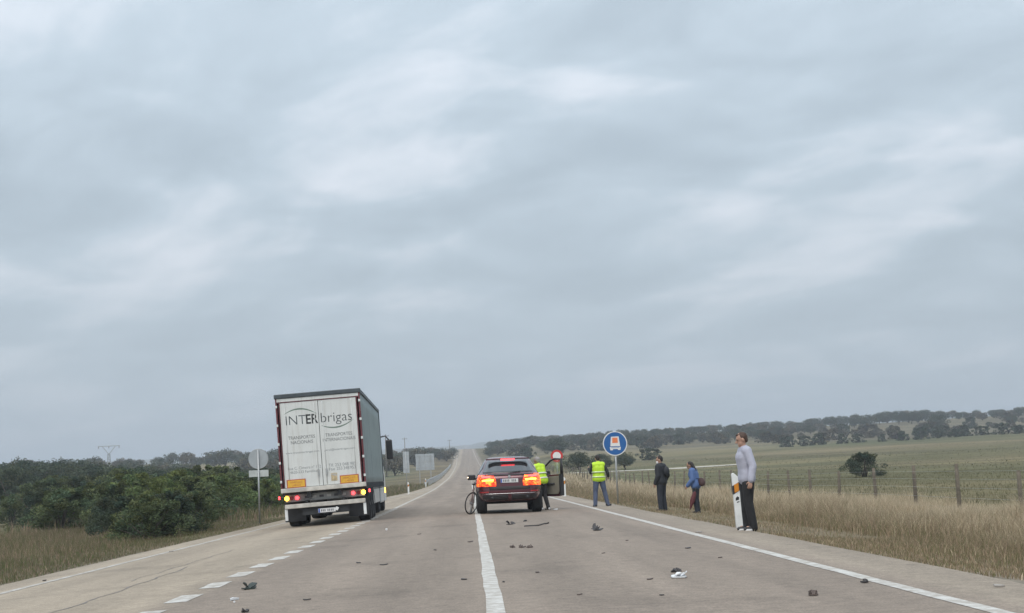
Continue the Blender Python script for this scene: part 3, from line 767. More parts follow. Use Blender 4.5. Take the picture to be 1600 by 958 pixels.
M_POLE = mat('timber_pole', (.17, .15, .13), .9, 0, .2, 4)
for px, py, Y, lab in ((602, 679, 330, 'thin utility pole rising beside the lorry mirror'), (632, 684, 420, 'thin utility pole above the narrow sign back'), (702, 687, 560, 'thin utility pole near the crest of the road')):
    p = at(px, py, Y); g = gz(p.x, Y); h = p.z-g; r = empty('utility_pole', (p.x, Y, g)); tag(r, lab, 'utility pole', 'utility poles left of the road')
    MB().tube([(0, 0, -.5), (0, 0, h)], [.15, .09], 8).build('pole', M_POLE, r, True)
    MB().box((0, 0, h-.35), (1.5, .1, .1)).build('crossarm', M_POLE, r)
    for s in (-.65, .65): MB().tube([(s, 0, h-.3), (s, 0, h-.08)], [.05, .035], 6).build('insulator', M_BACK, r)

# ------------------------------------------------------------------ vehicles: shared materials
M_TYRE = mat('tyre_rubber', (.020, .020, .021), .85, 0, .2, 12)
M_RIM = mat('alloy_rim', (.35, .35, .36), .35, .8, .1, 8)
M_GLASS = mat('dark_tinted_glass', (.018, .020, .022), .06, 0, .05, 3, coat=.3)
M_CHROME = mat('brushed_chrome', (.6, .6, .6), .25, .9, .05, 6)
M_PLATE = mat('plate_white', (.66, .66, .66), .5, 0, .06, 9)
M_EURO = mat('plate_blue', (.03, .09, .38), .45)
M_RLAMP = mat('lit_red_lamp', (.45, .02, .02), .25, 0, .1, 10, emit=(1.0, .045, .03), estr=1.5)
M_RLAMP2 = mat('lit_brake_lamp', (.5, .03, .03), .25, 0, .1, 10, emit=(1.0, .05, .06), estr=4.0)
M_ALAMP = mat('lit_amber_lamp', (.6, .28, .03), .25, 0, .1, 10, emit=(1.0, .50, .04), estr=7.0)
M_OLAMP = mat('lit_orange_lamp', (.55, .08, .02), .25, 0, .3, 25, emit=(1.0, .13, .015), estr=1.9)
def lens_mat():
    m = bpy.data.materials.new('lit_tail_lens'); m.use_nodes = True; t = m.node_tree; p = t.nodes['Principled BSDF']; L = t.links.new
    p.inputs['Base Color'].default_value = (.4, .03, .02, 1); p.inputs['Roughness'].default_value = .2
    g = N(t, 'ShaderNodeTexCoord'); mp = N(t, 'ShaderNodeMapping'); mp.inputs['Scale'].default_value = (9, 9, 22); L(g.outputs['Object'], mp.inputs[0])
    n = N(t, 'ShaderNodeTexNoise'); n.inputs['Scale'].default_value = 1; n.inputs['Detail'].default_value = 3; L(mp.outputs[0], n.inputs['Vector'])
    r = N(t, 'ShaderNodeValToRGB'); e = r.color_ramp.elements; e[0].position = .36; e[0].color = (.55, .012, .006, 1); e[1].position = .64; e[1].color = (1.0, .24, .02, 1); k = e.new(.5); k.color = (1.0, .07, .01, 1)
    L(n.outputs[0], r.inputs[0]); L(r.outputs[0], p.inputs['Emission Color'])
    q = N(t, 'ShaderNodeMapRange'); q.inputs[1].default_value = .35; q.inputs[2].default_value = .65; q.inputs[3].default_value = .7; q.inputs[4].default_value = 2.6; L(n.outputs[0], q.inputs[0]); L(q.outputs[0], p.inputs['Emission Strength'])
    return m
M_OLAMP = lens_mat()
M_TEXT = mat('black_print', (.025, .028, .03), .6); M_TEXTG = mat('grey_print', (.11, .12, .13), .6); M_TEXTL = mat('pale_grey_print', (.22, .24, .25), .6)
def wheel(parent, x, y, z, rad, wid, name='wheel', spokes=0, rimr=.62, twin=False):
    s = 1 if x > 0 else -1
    prof_ = [(-.5, .66), (-.5, .90), (-.42, .98), (-.2, 1.0), (.2, 1.0), (.42, .98), (.5, .90), (.5, .66), (.40, .60), (-.40, .60)]
    mb = MB(); rows = []
    for k in range(37):
        a = 2*math.pi*k/36; rows.append([(p[0]*wid, p[1]*rad*math.cos(a), p[1]*rad*math.sin(a)) for p in prof_+[prof_[0]]])
    mb.grid(rows); w = empty(name, (x, y, z)) ; w.parent = parent
    mb.build('tyre', M_TYRE, w, True)
    rm = MB().tube([(-.38*wid, 0, 0), (.30*wid*s if s > 0 else .30*wid, 0, 0)], rad*.605, 28)
    rm.tube([(s*.30*wid, 0, 0), (s*.46*wid, 0, 0)], [rad*.18, rad*.14], 16)
    for k in range(spokes):
        a = 2*math.pi*k/spokes
        rm.tube([(s*.40*wid, 0, 0), (s*.44*wid, rad*.6*math.cos(a), rad*.6*math.sin(a))], [rad*.09, rad*.06], 6)
    rm.build('rim', M_RIM, w, True); return w

def grimy(name, col):
    m = mat(name, col, .5, 0, .06, 2.0); t = m.node_tree; p = t.nodes['Principled BSDF']; L = t.links.new
    src = p.inputs['Base Color'].links[0].from_socket; g = N(t, 'ShaderNodeTexCoord')
    mp = N(t, 'ShaderNodeMapping'); mp.inputs['Scale'].default_value = (9, 9, .55); L(g.outputs['Object'], mp.inputs[0])
    n = N(t, 'ShaderNodeTexNoise'); n.inputs['Scale'].default_value = 1; n.inputs['Detail'].default_value = 6; n.inputs['Roughness'].default_value = .6; L(mp.outputs[0], n.inputs['Vector'])
    q = N(t, 'ShaderNodeMapRange'); q.inputs[1].default_value = .5; q.inputs[2].default_value = .75; q.inputs[4].default_value = .45; L(n.outputs[0], q.inputs[0])
    x = N(t, 'ShaderNodeMix', data_type='RGBA'); L(q.outputs[0], x.inputs['Factor']); L(src, x.inputs['A']); x.inputs['B'].default_value = (.36, .34, .30, 1); L(x.outputs['Result'], p.inputs['Base Color'])
    return m
# ------------------------------------------------------------------ the lorry
def lorry():
    Y0 = 43.7; p = at(508.5, 760, Y0); x0 = p.x
    roll = -math.atan(.045)
    root = empty('articulated_lorry', (x0, Y0, pave(x0, Y0)), (0, roll, R(1.2)))
    tag(root, 'white articulated lorry with green grey curtain sides and lettered rear doors', 'lorry')
    MW = grimy('lorry_white', (.62, .64, .63)); MRED = mat('dark_red_paint', (.13, .030, .038), .55, 0, .2, 6)
    MDK = mat('dark_rail', (.055, .068, .078), .5, 0, .25, 5); MBM = mat('dirty_beam', (.50, .48, .44), .6, 0, .25, 5)
    MCH = mat('chassis_black', (.028, .030, .033), .7, 0, .25, 4); MCUR = mat('curtain_fabric', (.225, .275, .27), .6, 0, .14, 1.2)
    MYEL = mat('yellow_marker', (.70, .40, .045), .45, 0, .1, 8); MREDB = mat('red_border', (.42, .09, .04), .5); MTAN = mat('tan_sticker', (.45, .36, .22), .6, 0, .3, 20)
    W, ZB, ZT, LEN = 1.275, 1.13, 3.93, 13.6
    lean = empty('trailer_body', (0, 0, 0), (0, R(0.2), 0)); lean.parent = root
    lean.location = (0, 0, .03)
    P = lean
    MB().box((0, LEN/2+.1, ZB-.09), (2*W-.02, LEN-.15, .18)).build('floor_frame', MCH, P)
    MB().box((0, LEN/2, ZT-.02), (2*W-.02, LEN-.02, .05)).build('roof', MW, P)
    # rear frame
    for s in (-1, 1):
        MB().box((s*(W-.035), .0, (ZB+ZT-.1)/2), (.05, .16, ZT-ZB-.1)).build('corner_post', MRED, P, bevel=.008)
        for k in range(5):
            MB().box((s*(W-.03), -.095, ZB+.22+k*.56), (.062, .03, .075)).build('hinge', MW, P, bevel=.006)
        MB().box((s*(W-.115), -.055, (ZB+ZT-.16)/2), (.022, .06, ZT-ZB-.24)).build('red_strip', MRED, P)
    MB().box((0, .0, ZT-.035), (2*W+.04, .22, .13)).build('top_rail', MDK, P, bevel=.02)
    MB().box((0, -.04, ZT-.155), (2*W-.10, .08, .10)).build('header', MW, P, bevel=.006)
    MB().box((0, -.052, ZT-.218), (2*W-.14, .06, .022)).build('red_strip', MRED, P)
    MB().box((0, -.05, ZB-.05), (2*W-.02, .16, .13)).build('sill', MBM, P, bevel=.012)
    doors = []
    for s in (-1, 1):
        d = MB().box((s*(W-.13)/2, -.045, (ZB+.02+ZT-.23)/2), (W-.145, .05, ZT-.23-ZB-.03)).build('door', MW, P, bevel=.006); doors.append(d)
        for k in (.12, W-.28):
            MB().tube([(s*k, -.082, ZB+.05), (s*k, -.082, ZT-.26)], .009, 8).build('locking_rod', MW, d, True)
        MB().box((s*.12, -.10, ZB+.42), (.05, .03, .2)).build('handle', M_GALV, d, bevel=.005)
    fy = -.0715; D = (P, P)
    H = ZT-.23-ZB; 
    def zf(fr): return ZT-.23-fr*H
    # print on the doors
    lettering('INT', .40, -1.02, fy, zf(.265), mat('slate_print', (.055, .07, .08), .6), doors[0], 'LEFT', -.004, .60)
    lettering('ER', .40, -.40, fy, zf(.265), M_TEXT, doors[0], 'LEFT', .008, .36)
    lettering('brigas', .42, .035, fy, zf(.265), mat('charcoal_print', (.07, .08, .085), .6), doors[1], 'LEFT', -.003, .93)
    MARC = mat('green_grey_print', (.155, .215, .18), .6)
    def arc(x0_, x1_, z0, z1, zm, par, w=.022):
        rows = []
        for k in range(25):
            t = k/24; x = x0_+(x1_-x0_)*t; z = z0+(z1-z0)*t+zm*4*t*(1-t); ww = w*(.35+.65*math.sin(math.pi*t))
            rows.append([(x, fy, z-ww), (x, fy, z+ww)])
        MB().grid(rows).build('arc_print', MARC, par)
    arc(-1.02, -.06, zf(.135), zf(.155), .155, doors[0]); arc(.07, 1.03, zf(.30), zf(.255), -.14, doors[1])
    lettering('TRANSPORTES', .14, -.55, fy, zf(.435), M_TEXTG, doors[0], width=.80); lettering('NACIONAIS', .14, -.55, fy, zf(.49), M_TEXTG, doors[0], width=.66)
    lettering('TRANSPORTES', .14, .56, fy, zf(.435), M_TEXTG, doors[1], width=.80); lettering('INTERNACIONAIS', .14, .56, fy, zf(.49), M_TEXTG, doors[1], width=.97)
    lettering('www.transinterbrigas.com', .085, -.55, fy, zf(.60), M_TEXTL, doors[0], width=1.0); lettering('geral@interbrigas.com', .085, .56, fy, zf(.60), M_TEXTL, doors[1], width=.92)
    lettering('Rua C. Cimeira nº 112', .12, -.53, fy, zf(.785), M_TEXTL, doors[0], width=.98); lettering('4620-233 Famalicao', .115, -.53, fy, zf(.83), M_TEXTL, doors[0], width=.86)
    lettering('Tlf. 253 048 985', .13, .60, fy, zf(.785), M_TEXTL, doors[1], width=.82); lettering('Fax', .13, .28, fy, zf(.83), M_TEXTL, doors[1], width=.18); [lettering(q, .13, .51+.2*i, fy, zf(.83), M_TEXTL, doors[1], width=.17) for i, q in enumerate(('253', '348', '953'))]
    for s, dd in ((-.80, doors[0]), (.78, doors[1])):
        b = MB().box((s, -.081, zf(.945)), (.56, .018, .25)).build('marker_plate', MREDB, P); MB().box((s, -.0925, zf(.945)), (.505, .004, .20)).build('yellow_field', MYEL, b)
        lettering('VEHICULO', .085, s, -.0955, zf(.945)+.01, MREDB, b, width=.36); lettering('LARGO', .085, s, -.0955, zf(.945)-.075, MREDB, b, width=.26)
    b = MB().box((.335, -.074, zf(.905)), (.18, .006, .23)).build('sticker', MTAN, doors[1])
    MB().prism([(.26, zf(.905)+.06), (.41, zf(.905)+.02), (.41, zf(.905)+.09), (.26, zf(.905)+.10)], -.0795, -.0775).build('sticker_print', MBM, doors[1])
    # curtain sides with soft folds, straps and a lower edge
    for s in (-1, 1):
        rows = []
        for k in range(120):
            y = .12+(LEN-.3)*k/119; r = []
            for j in range(9):
                z = ZB-.16+(ZT-.08-ZB+.16)*j/8; wv = .012*math.sin(y*5.2)+.008*math.sin(y*11+j)
                r.append((s*(W-.02+wv*math.sin(math.pi*j/8)), y, z))
            rows.append(r)
        MB().grid(rows).build('side_curtain', MCUR, P, True, solid=.006)
        MB().box((s*(W-.005), LEN/2, ZT-.05), (.05, LEN-.1, .10)).build('roof_rail', MDK, P)
        for k in range(16):
            y = .6+k*.83; MB().box((s*(W+.005), y, ZB-.13), (.02, .05, .22)).build('strap', MDK, P)
        MB().box((s*(W-.04), LEN*.50, .72), (.035, 4.6, .55)).build('side_guard', MBM, root, bevel=.01)
        MB().box((s*(W-.03), LEN-.03, (ZB+ZT)/2), (.07, .12, ZT-ZB)).build('front_post', MDK, P)
    MB().box((0, LEN-.02, (ZB+ZT)/2), (2*W-.02, .06, ZT-ZB-.02)).build('headboard', MDK, P)
    # rear underside
    MB().box((0, .35, .84), (2.38, .10, .22)).build('light_beam', mat('grey_beam', (.33, .34, .34), .6, 0, .25, 6), P, bevel=.015)
    for s in (-1, 1):
        MB().box((s*.45, 3.2, .98), (.14, 6.4, .30)).build('chassis_rail', MCH, P)
        for (xx, m_, ww) in ((1.15, M_ALAMP, .13), (1.0, mat('unlit_red_lamp', (.30, .02, .025), .3), .12), (.84, M_RLAMP2, .11)):
            MB().prism(circle(ww/2, 20, s*xx, .845), .265, .302).build('tail_lamp', m_, P, bevel=.006)
        MB().box((s*1.345, .05, .88), (.05, .07, .09)).build('marker_arm', M_RLAMP2, P, bevel=.012)
        MB().tube([(s*1.22, .06, .86), (s*1.33, .05, .88)], .018, 6).build('marker_stalk', MCH, P)
    for k in range(6):
        MB().box((-.55+k*.22, .295, .845), (.13, .006, .07)).build('beam_marking', mat('beam_mark', ((.55, .55, .54) if k % 2 else (.09, .09, .1)), .6), P)
    MB().box((0, .10, .60), (2.40, .12, .13)).build('underrun_bar', MBM, P, bevel=.02)
    for s in (-1, 1): MB().box((s*.55, .45, .72), (.07, .75, .07)).build('bar_bracket', MCH, P)
    b = MB().box((.04, .045, .41), (.52, .02, .12)).build('number_plate', M_PLATE, P)
    MB().box((-.19, .0335, .41), (.045, .004, .11)).build('blue_band', M_EURO, b)
    for k, xx in enumerate((-.12, -.07, -.02, .07, .12, .17, .22)): MB().box((xx, .0335, .41), (.026, .004, .065)).build('plate_mark', M_TEXTG, b)
    MB().box((.34, .05, .43), (.09, .03, .10), Matrix.Rotation(.5, 3, 'Y')).build('plate_lamp', M_WPL, P, bevel=.01)
    MB().box((0, .16, .44), (1.4, .02, .26)).build('plate_carrier', MCH, P)
    for s in (-1, 1):
        MB().box((s*.96, .62, .43), (.62, .02, .58)).build('mudflap', MCH, P)
        MB().box((s*1.17, .10, .36), (.085, .04, .34)).build('white_marker', mat('white_marker', (.68, .70, .70), .5), P, bevel=.006)
    for y in (1.9, 3.21, 4.52):
        for s in (-1, 1):
            wheel(root, s*1.07, y, .515, .515, .385, rimr=.6)
            MB().tube([(s*1.08, y-.58, .6), (s*1.08, y-.42, .98), (s*1.08, y, 1.12), (s*1.08, y+.42, .98), (s*1.08, y+.58, .6)], .03, 5).build('mudguard', MCH, root)
        MB().tube([(-.9, y, .515), (.9, y, .515)], .08, 8).build('axle', MCH, root)
    for s in (-1, 1): MB().box((s*.8, 9.6, .62), (.12, .14, 1.0)).build('landing_leg', MCH, root)
    # tractor unit, steering slightly back to the right
    T = empty('tractor_unit', (-.12, LEN-1.5, 0), (0, 0, R(-1.6))); T.parent = root
    MCAB = mat('cab_white', (.64, .65, .64), .4, 0, .06, 2, coat=.3)
    cab = MB(); prof_ = [(1.6, .95), (1.55, 3.0), (1.75, 3.62), (2.5, 3.72), (3.45, 3.05), (3.72, 1.7), (3.74, .45), (3.3, .38), (2.75, .42), (2.70, .9)]
    n = len(prof_)
    rows = []
    for xx, k in ((-1.245, .95), (-1.20, 1.0), (0, 1.012), (1.20, 1.0), (1.245, .95)):
        rows.append([(xx, 2.65+(a-2.65)*k, 2.0+(b_-2.0)*k) for a, b_ in prof_+[prof_[0]]])
    cab.grid(rows)
    base = len(cab.v)
    for sgn, off in ((1, 0), (-1, 4*(n+1))): cab.f.append(tuple(off+i for i in range(n)))
    c = cab.build('cab', MCAB, T, bevel=.03)
    for s in (-1, 1):
        o = MB().prism([(2.2, 1.75), (3.45, 1.75), (3.3, 2.75), (2.2, 2.75)], -.008, .008).build('side_window', M_GLASS, c)
        o.rotation_euler = (0, 0, R(90)); o.location = (s*1.25, 0, 0)
        MB().box((s*1.22, 1.25, 2.2), (.05, .75, 2.7)).build('side_deflector', MCAB, T, bevel=.02)
        MB().tube([(s*1.24, 3.45, 2.95), (s*1.42, 3.55, 2.98), (s*1.56, 3.55, 2.8)], .028, 8).build('mirror_arm', M_BLK, c, True)
        MB().box((s*1.55, 3.55, 2.42), (.26, .13, .80)).build('mirror', M_BLK, c, bevel=.05)
        MB().box((s*1.20, 3.2, .95), (.14, .95, 1.15)).build('fender', MCAB, T, bevel=.04)
        MB().box((s*1.255, 3.05, .80), (.07, .22, .20)).build('side_indicator', M_ALAMP, T, bevel=.02)
        wheel(T, s*1.05, 2.9, .51, .51, .32); wheel(T, s*1.0, -.75, .51, .51, .55)
        MB().box((s*1.05, 1.35, .65), (.45, 1.5, .62)).build('fuel_tank', MCAB if s > 0 else M_GALV, T, bevel=.08)
    MB().box((0, 1.0, .85), (.9, 5.0, .28)).build('chassis_rail', MCH, T)
    MB().box((0, 3.745, 2.35), (2.2, .03, .95), Matrix.Rotation(R(-10), 3, 'X')).build('windscreen', M_GLASS, c)
    return root
lorry()

# ------------------------------------------------------------------ the car
def car():
    Y0 = 43.1; p = at(795.5, 760, Y0); x0 = p.x
    root = empty('sport_utility_car', (x0, Y0+2.44, pave(x0, Y0+1)), (0, math.atan(.004), R(.3)))
    tag(root, 'dark burgundy sport utility car with lit hazard lamps and open passenger door', 'car')
    MP = mat('burgundy_paint', (.105, .026, .036), .25, .35, .08, 2, coat=.7); MD = mat('dark_cladding', (.028, .024, .026), .65, 0, .15, 6)
    MINT = mat('door_trim', (.20, .185, .15), .7, 0, .1, 6)
    zs = [.36, .42, .55, .70, .85, 1.0, 1.08, 1.14, 1.2, 1.3, 1.4, 1.5, 1.58, 1.64, 1.675, 1.69]
    w = [.88, .93, .965, .985, .99, .975, .955, .93, .90, .855, .805, .75, .70, .64, .56, .40]
    yr = [-2.26, -2.38, -2.44, -2.44, -2.42, -2.42, -2.41, -2.34, -2.22, -1.98, -1.74, -1.5, -1.3, -1.05, -.8, -.5]
    yf = [2.3, 2.4, 2.44, 2.42, 2.36, 2.15, 1.5, 1.25, 1.12, .92, .72, .5, .34, .2, .05, -.1]
    ex = [5, 5, 5.5, 5.5, 5.5, 5, 5, 4.6, 4.4, 4.2, 4.2, 4, 4, 4, 3.5, 3]
    def P(z): return [float(np.interp(z, zs, q)) for q in (w, yr, yf, ex)]
    mb = MB(); rows = []; nn = 96
    for z in zs:
        ww, a, b, e = P(z); yc, L_ = (a+b)/2, (b-a)/2; r = []
        for k in range(nn+1):
            t = 2*math.pi*k/nn; c, s = math.cos(t), math.sin(t)
            r.append((ww*math.copysign(abs(c)**(2/e), c), yc+L_*math.copysign(abs(s)**(2/e), s), z))
        rows.append(r[:-1]+[r[0]])
    # closed loft
    vs = [p_ for r in rows for p_ in r[:-1]]; fs = []
    for i in range(len(zs)-1):
        for k in range(nn): fs.append((i*nn+k, i*nn+(k+1) % nn, (i+1)*nn+(k+1) % nn, (i+1)*nn+k))
    fs.append(tuple(range(nn-1, -1, -1))); fs.append(tuple((len(zs)-1)*nn+k for k in range(nn)))
    mb.add(vs, fs); bo = bpy.data.objects.new('tmp', mb.mesh('body', MP, True)); COL.objects.link(bo)
    cut = MB()
    for yy in (-1.45, 1.48):
        for s in (-1, 1): cut.tube([(s*.62, yy, .37), (s*1.15, yy, .37)], .43, 28)
    co = bpy.data.objects.new('cut', cut.mesh('cut')); COL.objects.link(co)
    md = bo.modifiers.new('b', 'BOOLEAN'); md.object = co; md.operation = 'DIFFERENCE'; md.solver = 'EXACT'
    bpy.context.view_layer.update()
    me = bpy.data.meshes.new_from_object(bo.evaluated_get(bpy.context.evaluated_depsgraph_get()))
    bpy.data.objects.remove(bo); bpy.data.objects.remove(co); me.name = 'body'; me.materials.clear(); me.materials.append(MP)
    body = link('body', me, root)
    def yrear(x, z):
        ww, a, b, e = P(z); yc, L_ = (a+b)/2, (b-a)/2; return yc-L_*max(0, 1-min(1, abs(x)/ww)**e)**(1/e)
    def patch(name, z0, z1, fx0, fx1, m, par, off=.006, nz=9, nx=15, smooth=True):
        rows = []
        for i in range(nz):
            z = z0+(z1-z0)*i/(nz-1); a, b = fx0(z), fx1(z)
            rows.append([(a+(b-a)*j/(nx-1), yrear(a+(b-a)*j/(nx-1), z)-off, z) for j in range(nx)])
        return MB().grid(rows).build(name, m, par, smooth, solid=.006)
    def wid(z): return P(z)[0]
    patch('rear_window', 1.20, 1.575, lambda z: -wid(z)*.86, lambda z: wid(z)*.86, M_GLASS, root, .006)
    for s in (-1, 1):   # side glass: rear quarter, rear door, front door
        for nm, ya, yb in (('quarter_window', -1.55, -.95), ('side_window', -.88, .0), ('side_window', .08, .95)):
            if s > 0 and ya > 0: continue
            rows = []
            for i in range(7):
                z = 1.14+.41*i/6; ww, a, b, e = P(z); yc, L_ = (a+b)/2, (b-a)/2; r = []
                y0_, y1_ = max(ya, a+.30), min(yb, b-.25)
                for j in range(9):
                    y = y0_+(y1_-y0_)*j/8; q = min(1, abs(y-yc)/L_); r.append((s*(ww*(1-q**e)**(1/e)+.005), y, z))
                rows.append(r)
            MB().grid(rows).build(nm, M_GLASS, root, True, solid=.005)
    # spoiler and third brake lamp
    MB().grid([[(x*.66, -1.36-.10*t+.03*abs(x)**2, 1.615+.0*t-.012*abs(x)**2+.012*t) for x in np.linspace(-1, 1, 13)] for t in (0, .5, 1, 1.4)]).build('spoiler', MP, root, True, solid=.03)
    MB().box((0, -1.522, 1.598), (.42, .03, .045)).build('brake_lamp', M_RLAMP2, root, bevel=.01)
    # tail lamps: red-orange housing with a bright amber bar
    for s in (-1, 1):
        f0 = (lambda z: .40+.06*max(0, (z-.98))/.15) if s > 0 else (lambda z: -wid(z)*.975)
        f1 = (lambda z: wid(z)*.975) if s > 0 else (lambda z: -(.40+.06*max(0, (z-.98))/.15))
        lamp = patch('tail_lamp', .81, 1.155, f0, f1, M_OLAMP, root, .014, 9, 15)
        patch('amber_bar', .965, 1.01, (lambda z: .47) if s > 0 else (lambda z: -.80), (lambda z: .80) if s > 0 else (lambda z: -.47), M_ALAMP, lamp, .022, 3, 9)
        patch('red_strip', 1.06, 1.11, (lambda z: .56) if s > 0 else (lambda z: -.82), (lambda z: .82) if s > 0 else (lambda z: -.56), M_RLAMP2, lamp, .022, 3, 9)
        patch('reflector', .62, .66, (lambda z: .62) if s > 0 else (lambda z: -.88), (lambda z: .88) if s > 0 else (lambda z: -.62), mat('red_reflector', (.35, .02, .02), .25), root, .012, 3, 7)
        MB().tube([(s*.52, -2.46, .47), (s*.52, -2.2, .47)], .045, 14).build('exhaust', M_BLK, root, True)
        patch('lower_trim', .40, .56, (lambda z: .05) if s > 0 else (lambda z: -.80), (lambda z: .80) if s > 0 else (lambda z: -.05), MD, root, .010, 5, 9)
    patch('bumper_trim', .582, .597, lambda z: -.78, lambda z: .78, M_CHROME, root, .012, 2, 17)
    patch('bumper_recess', .70, .80, lambda z: -.60, lambda z: .60, MD, root, .008, 4, 13)
    patch('tailgate_lip', 1.125, 1.16, lambda z: -wid(z)*.78, lambda z: wid(z)*.78, MD, root, .02, 3, 13)
    b = MB().box((0, -2.435, .965), (.52, .015, .115)).build('number_plate', M_PLATE, root)
    MB().box((-.237, -2.445, .965), (.04, .004, .11)).build('blue_band', M_EURO, b)
    for xx in (-.17, -.12, -.07, -.02, .08, .13, .18): MB().box((xx, -2.445, .965), (.028, .004, .068)).build('plate_mark', M_TEXTG, b)
    MB().prism(circle(.042, 24, 0, 1.085), -2.432, -2.415).build('badge', M_CHROME, root)
    MB().tube([(-.02, -2.28, 1.19), (.34, -2.20, 1.235)], .012, 6).build('wiper', M_BLK, root)
    for yy in (-1.45, 1.48):
        for s in (-1, 1): wheel(root, s*.825, yy, .375, .375, .295, spokes=5)
    MB().tube([(-.7, -1.45, .33), (.7, -1.45, .33)], .05, 8).build('rear_axle', MD, root); MB().box((0, 0, .40), (1.3, 3.6, .1)).build('underbody', MD, root)
    mir = MB().box((-1.10, .78, 1.10), (.26, .14, .17)).build('mirror', M_BLK, root, bevel=.04)
    MB().tube([(-.93, .85, 1.04), (-1.04, .80, 1.07)], .03, 8).build('mirror_foot', M_BLK, mir)
    MB().box((-1.215, .70, 1.10), (.03, .02, .03)).build('mirror_indicator', mat('lit_white_lamp', (.7, .6, .5), .3, emit=(1, .75, .5), estr=4), mir, bevel=.006)
    # open front passenger door: hinged at the front, swung out
    dr = empty('open_door', (.985, 1.02, 0), (0, 0, R(44))); dr.parent = root
    Ld = 1.10
    o = MB().prism([(0, .40), (-Ld+.10, .40), (-Ld, .52), (-Ld, 1.10), (0, 1.06)], -.055, .055).build('door_shell', MP, dr, bevel=.02)
    o.rotation_euler = (0, 0, R(90))
    o2 = MB().prism([(-.06, .47), (-Ld+.13, .47), (-Ld+.07, .56), (-Ld+.07, 1.04), (-.06, 1.0)], .0555, .085).build('door_trim', MINT, dr, bevel=.01); o2.rotation_euler = (0, 0, R(90))
    o3 = MB().tube([(0, 0, 1.06), (-.62, 0, 1.52), (-.80, 0, 1.575), (-Ld+.02, 0, 1.56), (-Ld+.01, 0, 1.10)], [.03, .03, .032, .045, .055], 8).build('window_frame', M_BLK, dr, True); o3.rotation_euler = (0, 0, R(90))
    o4 = MB().prism([(-Ld-.004, .42), (-Ld+.06, .42), (-Ld+.06, 1.10), (-Ld-.004, 1.10)], -.075, .095).build('door_edge', M_BLK, dr, bevel=.015); o4.rotation_euler = (0, 0, R(90))
    o5 = MB().tube([(-.25, .10, .78), (-.85, .10, .80)], .03, 8).build('armrest', M_BLK, dr, True); o5.rotation_euler = (0, 0, R(90))
    dm = MB().box((.0, 0, 0), (.13, .26, .17)).build('door_mirror', M_BLK, dr, bevel=.04); dm.location = (.18, -.28, 1.12)
    o6 = MB().prism([(-.05, 1.08), (-.62, 1.49), (-.80, 1.55), (-Ld+.04, 1.54), (-Ld+.04, 1.10)], -.002, .002).build('window_pane', mat('clear_glass', (.8, .85, .82), .02, trans=1.0), dr); o6.rotation_euler = (0, 0, R(90))
    # black panel painted as the shaded cabin behind the open door
    MB().box((.955, .47, .78), (.035, 1.02, .66)).build('opening_shade_panel', M_BLK, root)
    return root
car()

# ------------------------------------------------------------------ people
SKIN = mat('skin', (.42, .25, .18), .6, 0, .06, 12); SKIN_D = mat('tanned_skin', (.34, .20, .14), .6, 0, .06, 12)
HAIR_D = mat('dark_hair', (.025, .020, .018), .7, 0, .3, 30); HAIR_B = mat('brown_hair', (.07, .04, .028), .7, 0, .3, 30); HAIR_G = mat('grey_hair', (.30, .28, .27), .7, 0, .25, 30)
M_EYE = mat('eye_dark', (.03, .025, .02), .3)
def joints(H):
    k = H/1.75
    J = dict(pelvis=(0, 0, .95), waist=(0, .0, 1.10), chest=(0, .01, 1.30), neck=(0, -.005, 1.455), head=(0, .025, 1.62))
    for s, n in ((-1, 'L'), (1, 'R')):
        J.update({'sh'+n: (s*.185, -.005, 1.405), 'el'+n: (s*.235, -.035, 1.12), 'wr'+n: (s*.245, .035, .875),
                  'hip'+n: (s*.092, 0, .93), 'kn'+n: (s*.105, .025, .505), 'an'+n: (s*.11, -.015, .085), 'toe'+n: (s*.135, .165, .035)})
    return {a: Vector(b)*k for a, b in J.items()}, k
UPPER = ['waist', 'chest', 'neck', 'head', 'shL', 'shR', 'elL', 'elR', 'wrL', 'wrR']
def rot(J, names, pivot, axis, ang):
    Mx = Matrix.Rotation(ang, 3, axis); p = J[pivot].copy()
    for n in names: J[n] = p+Mx @ (J[n]-p)
def head_axes(J):
    up = (J['head']-J['neck']).normalized(); return up
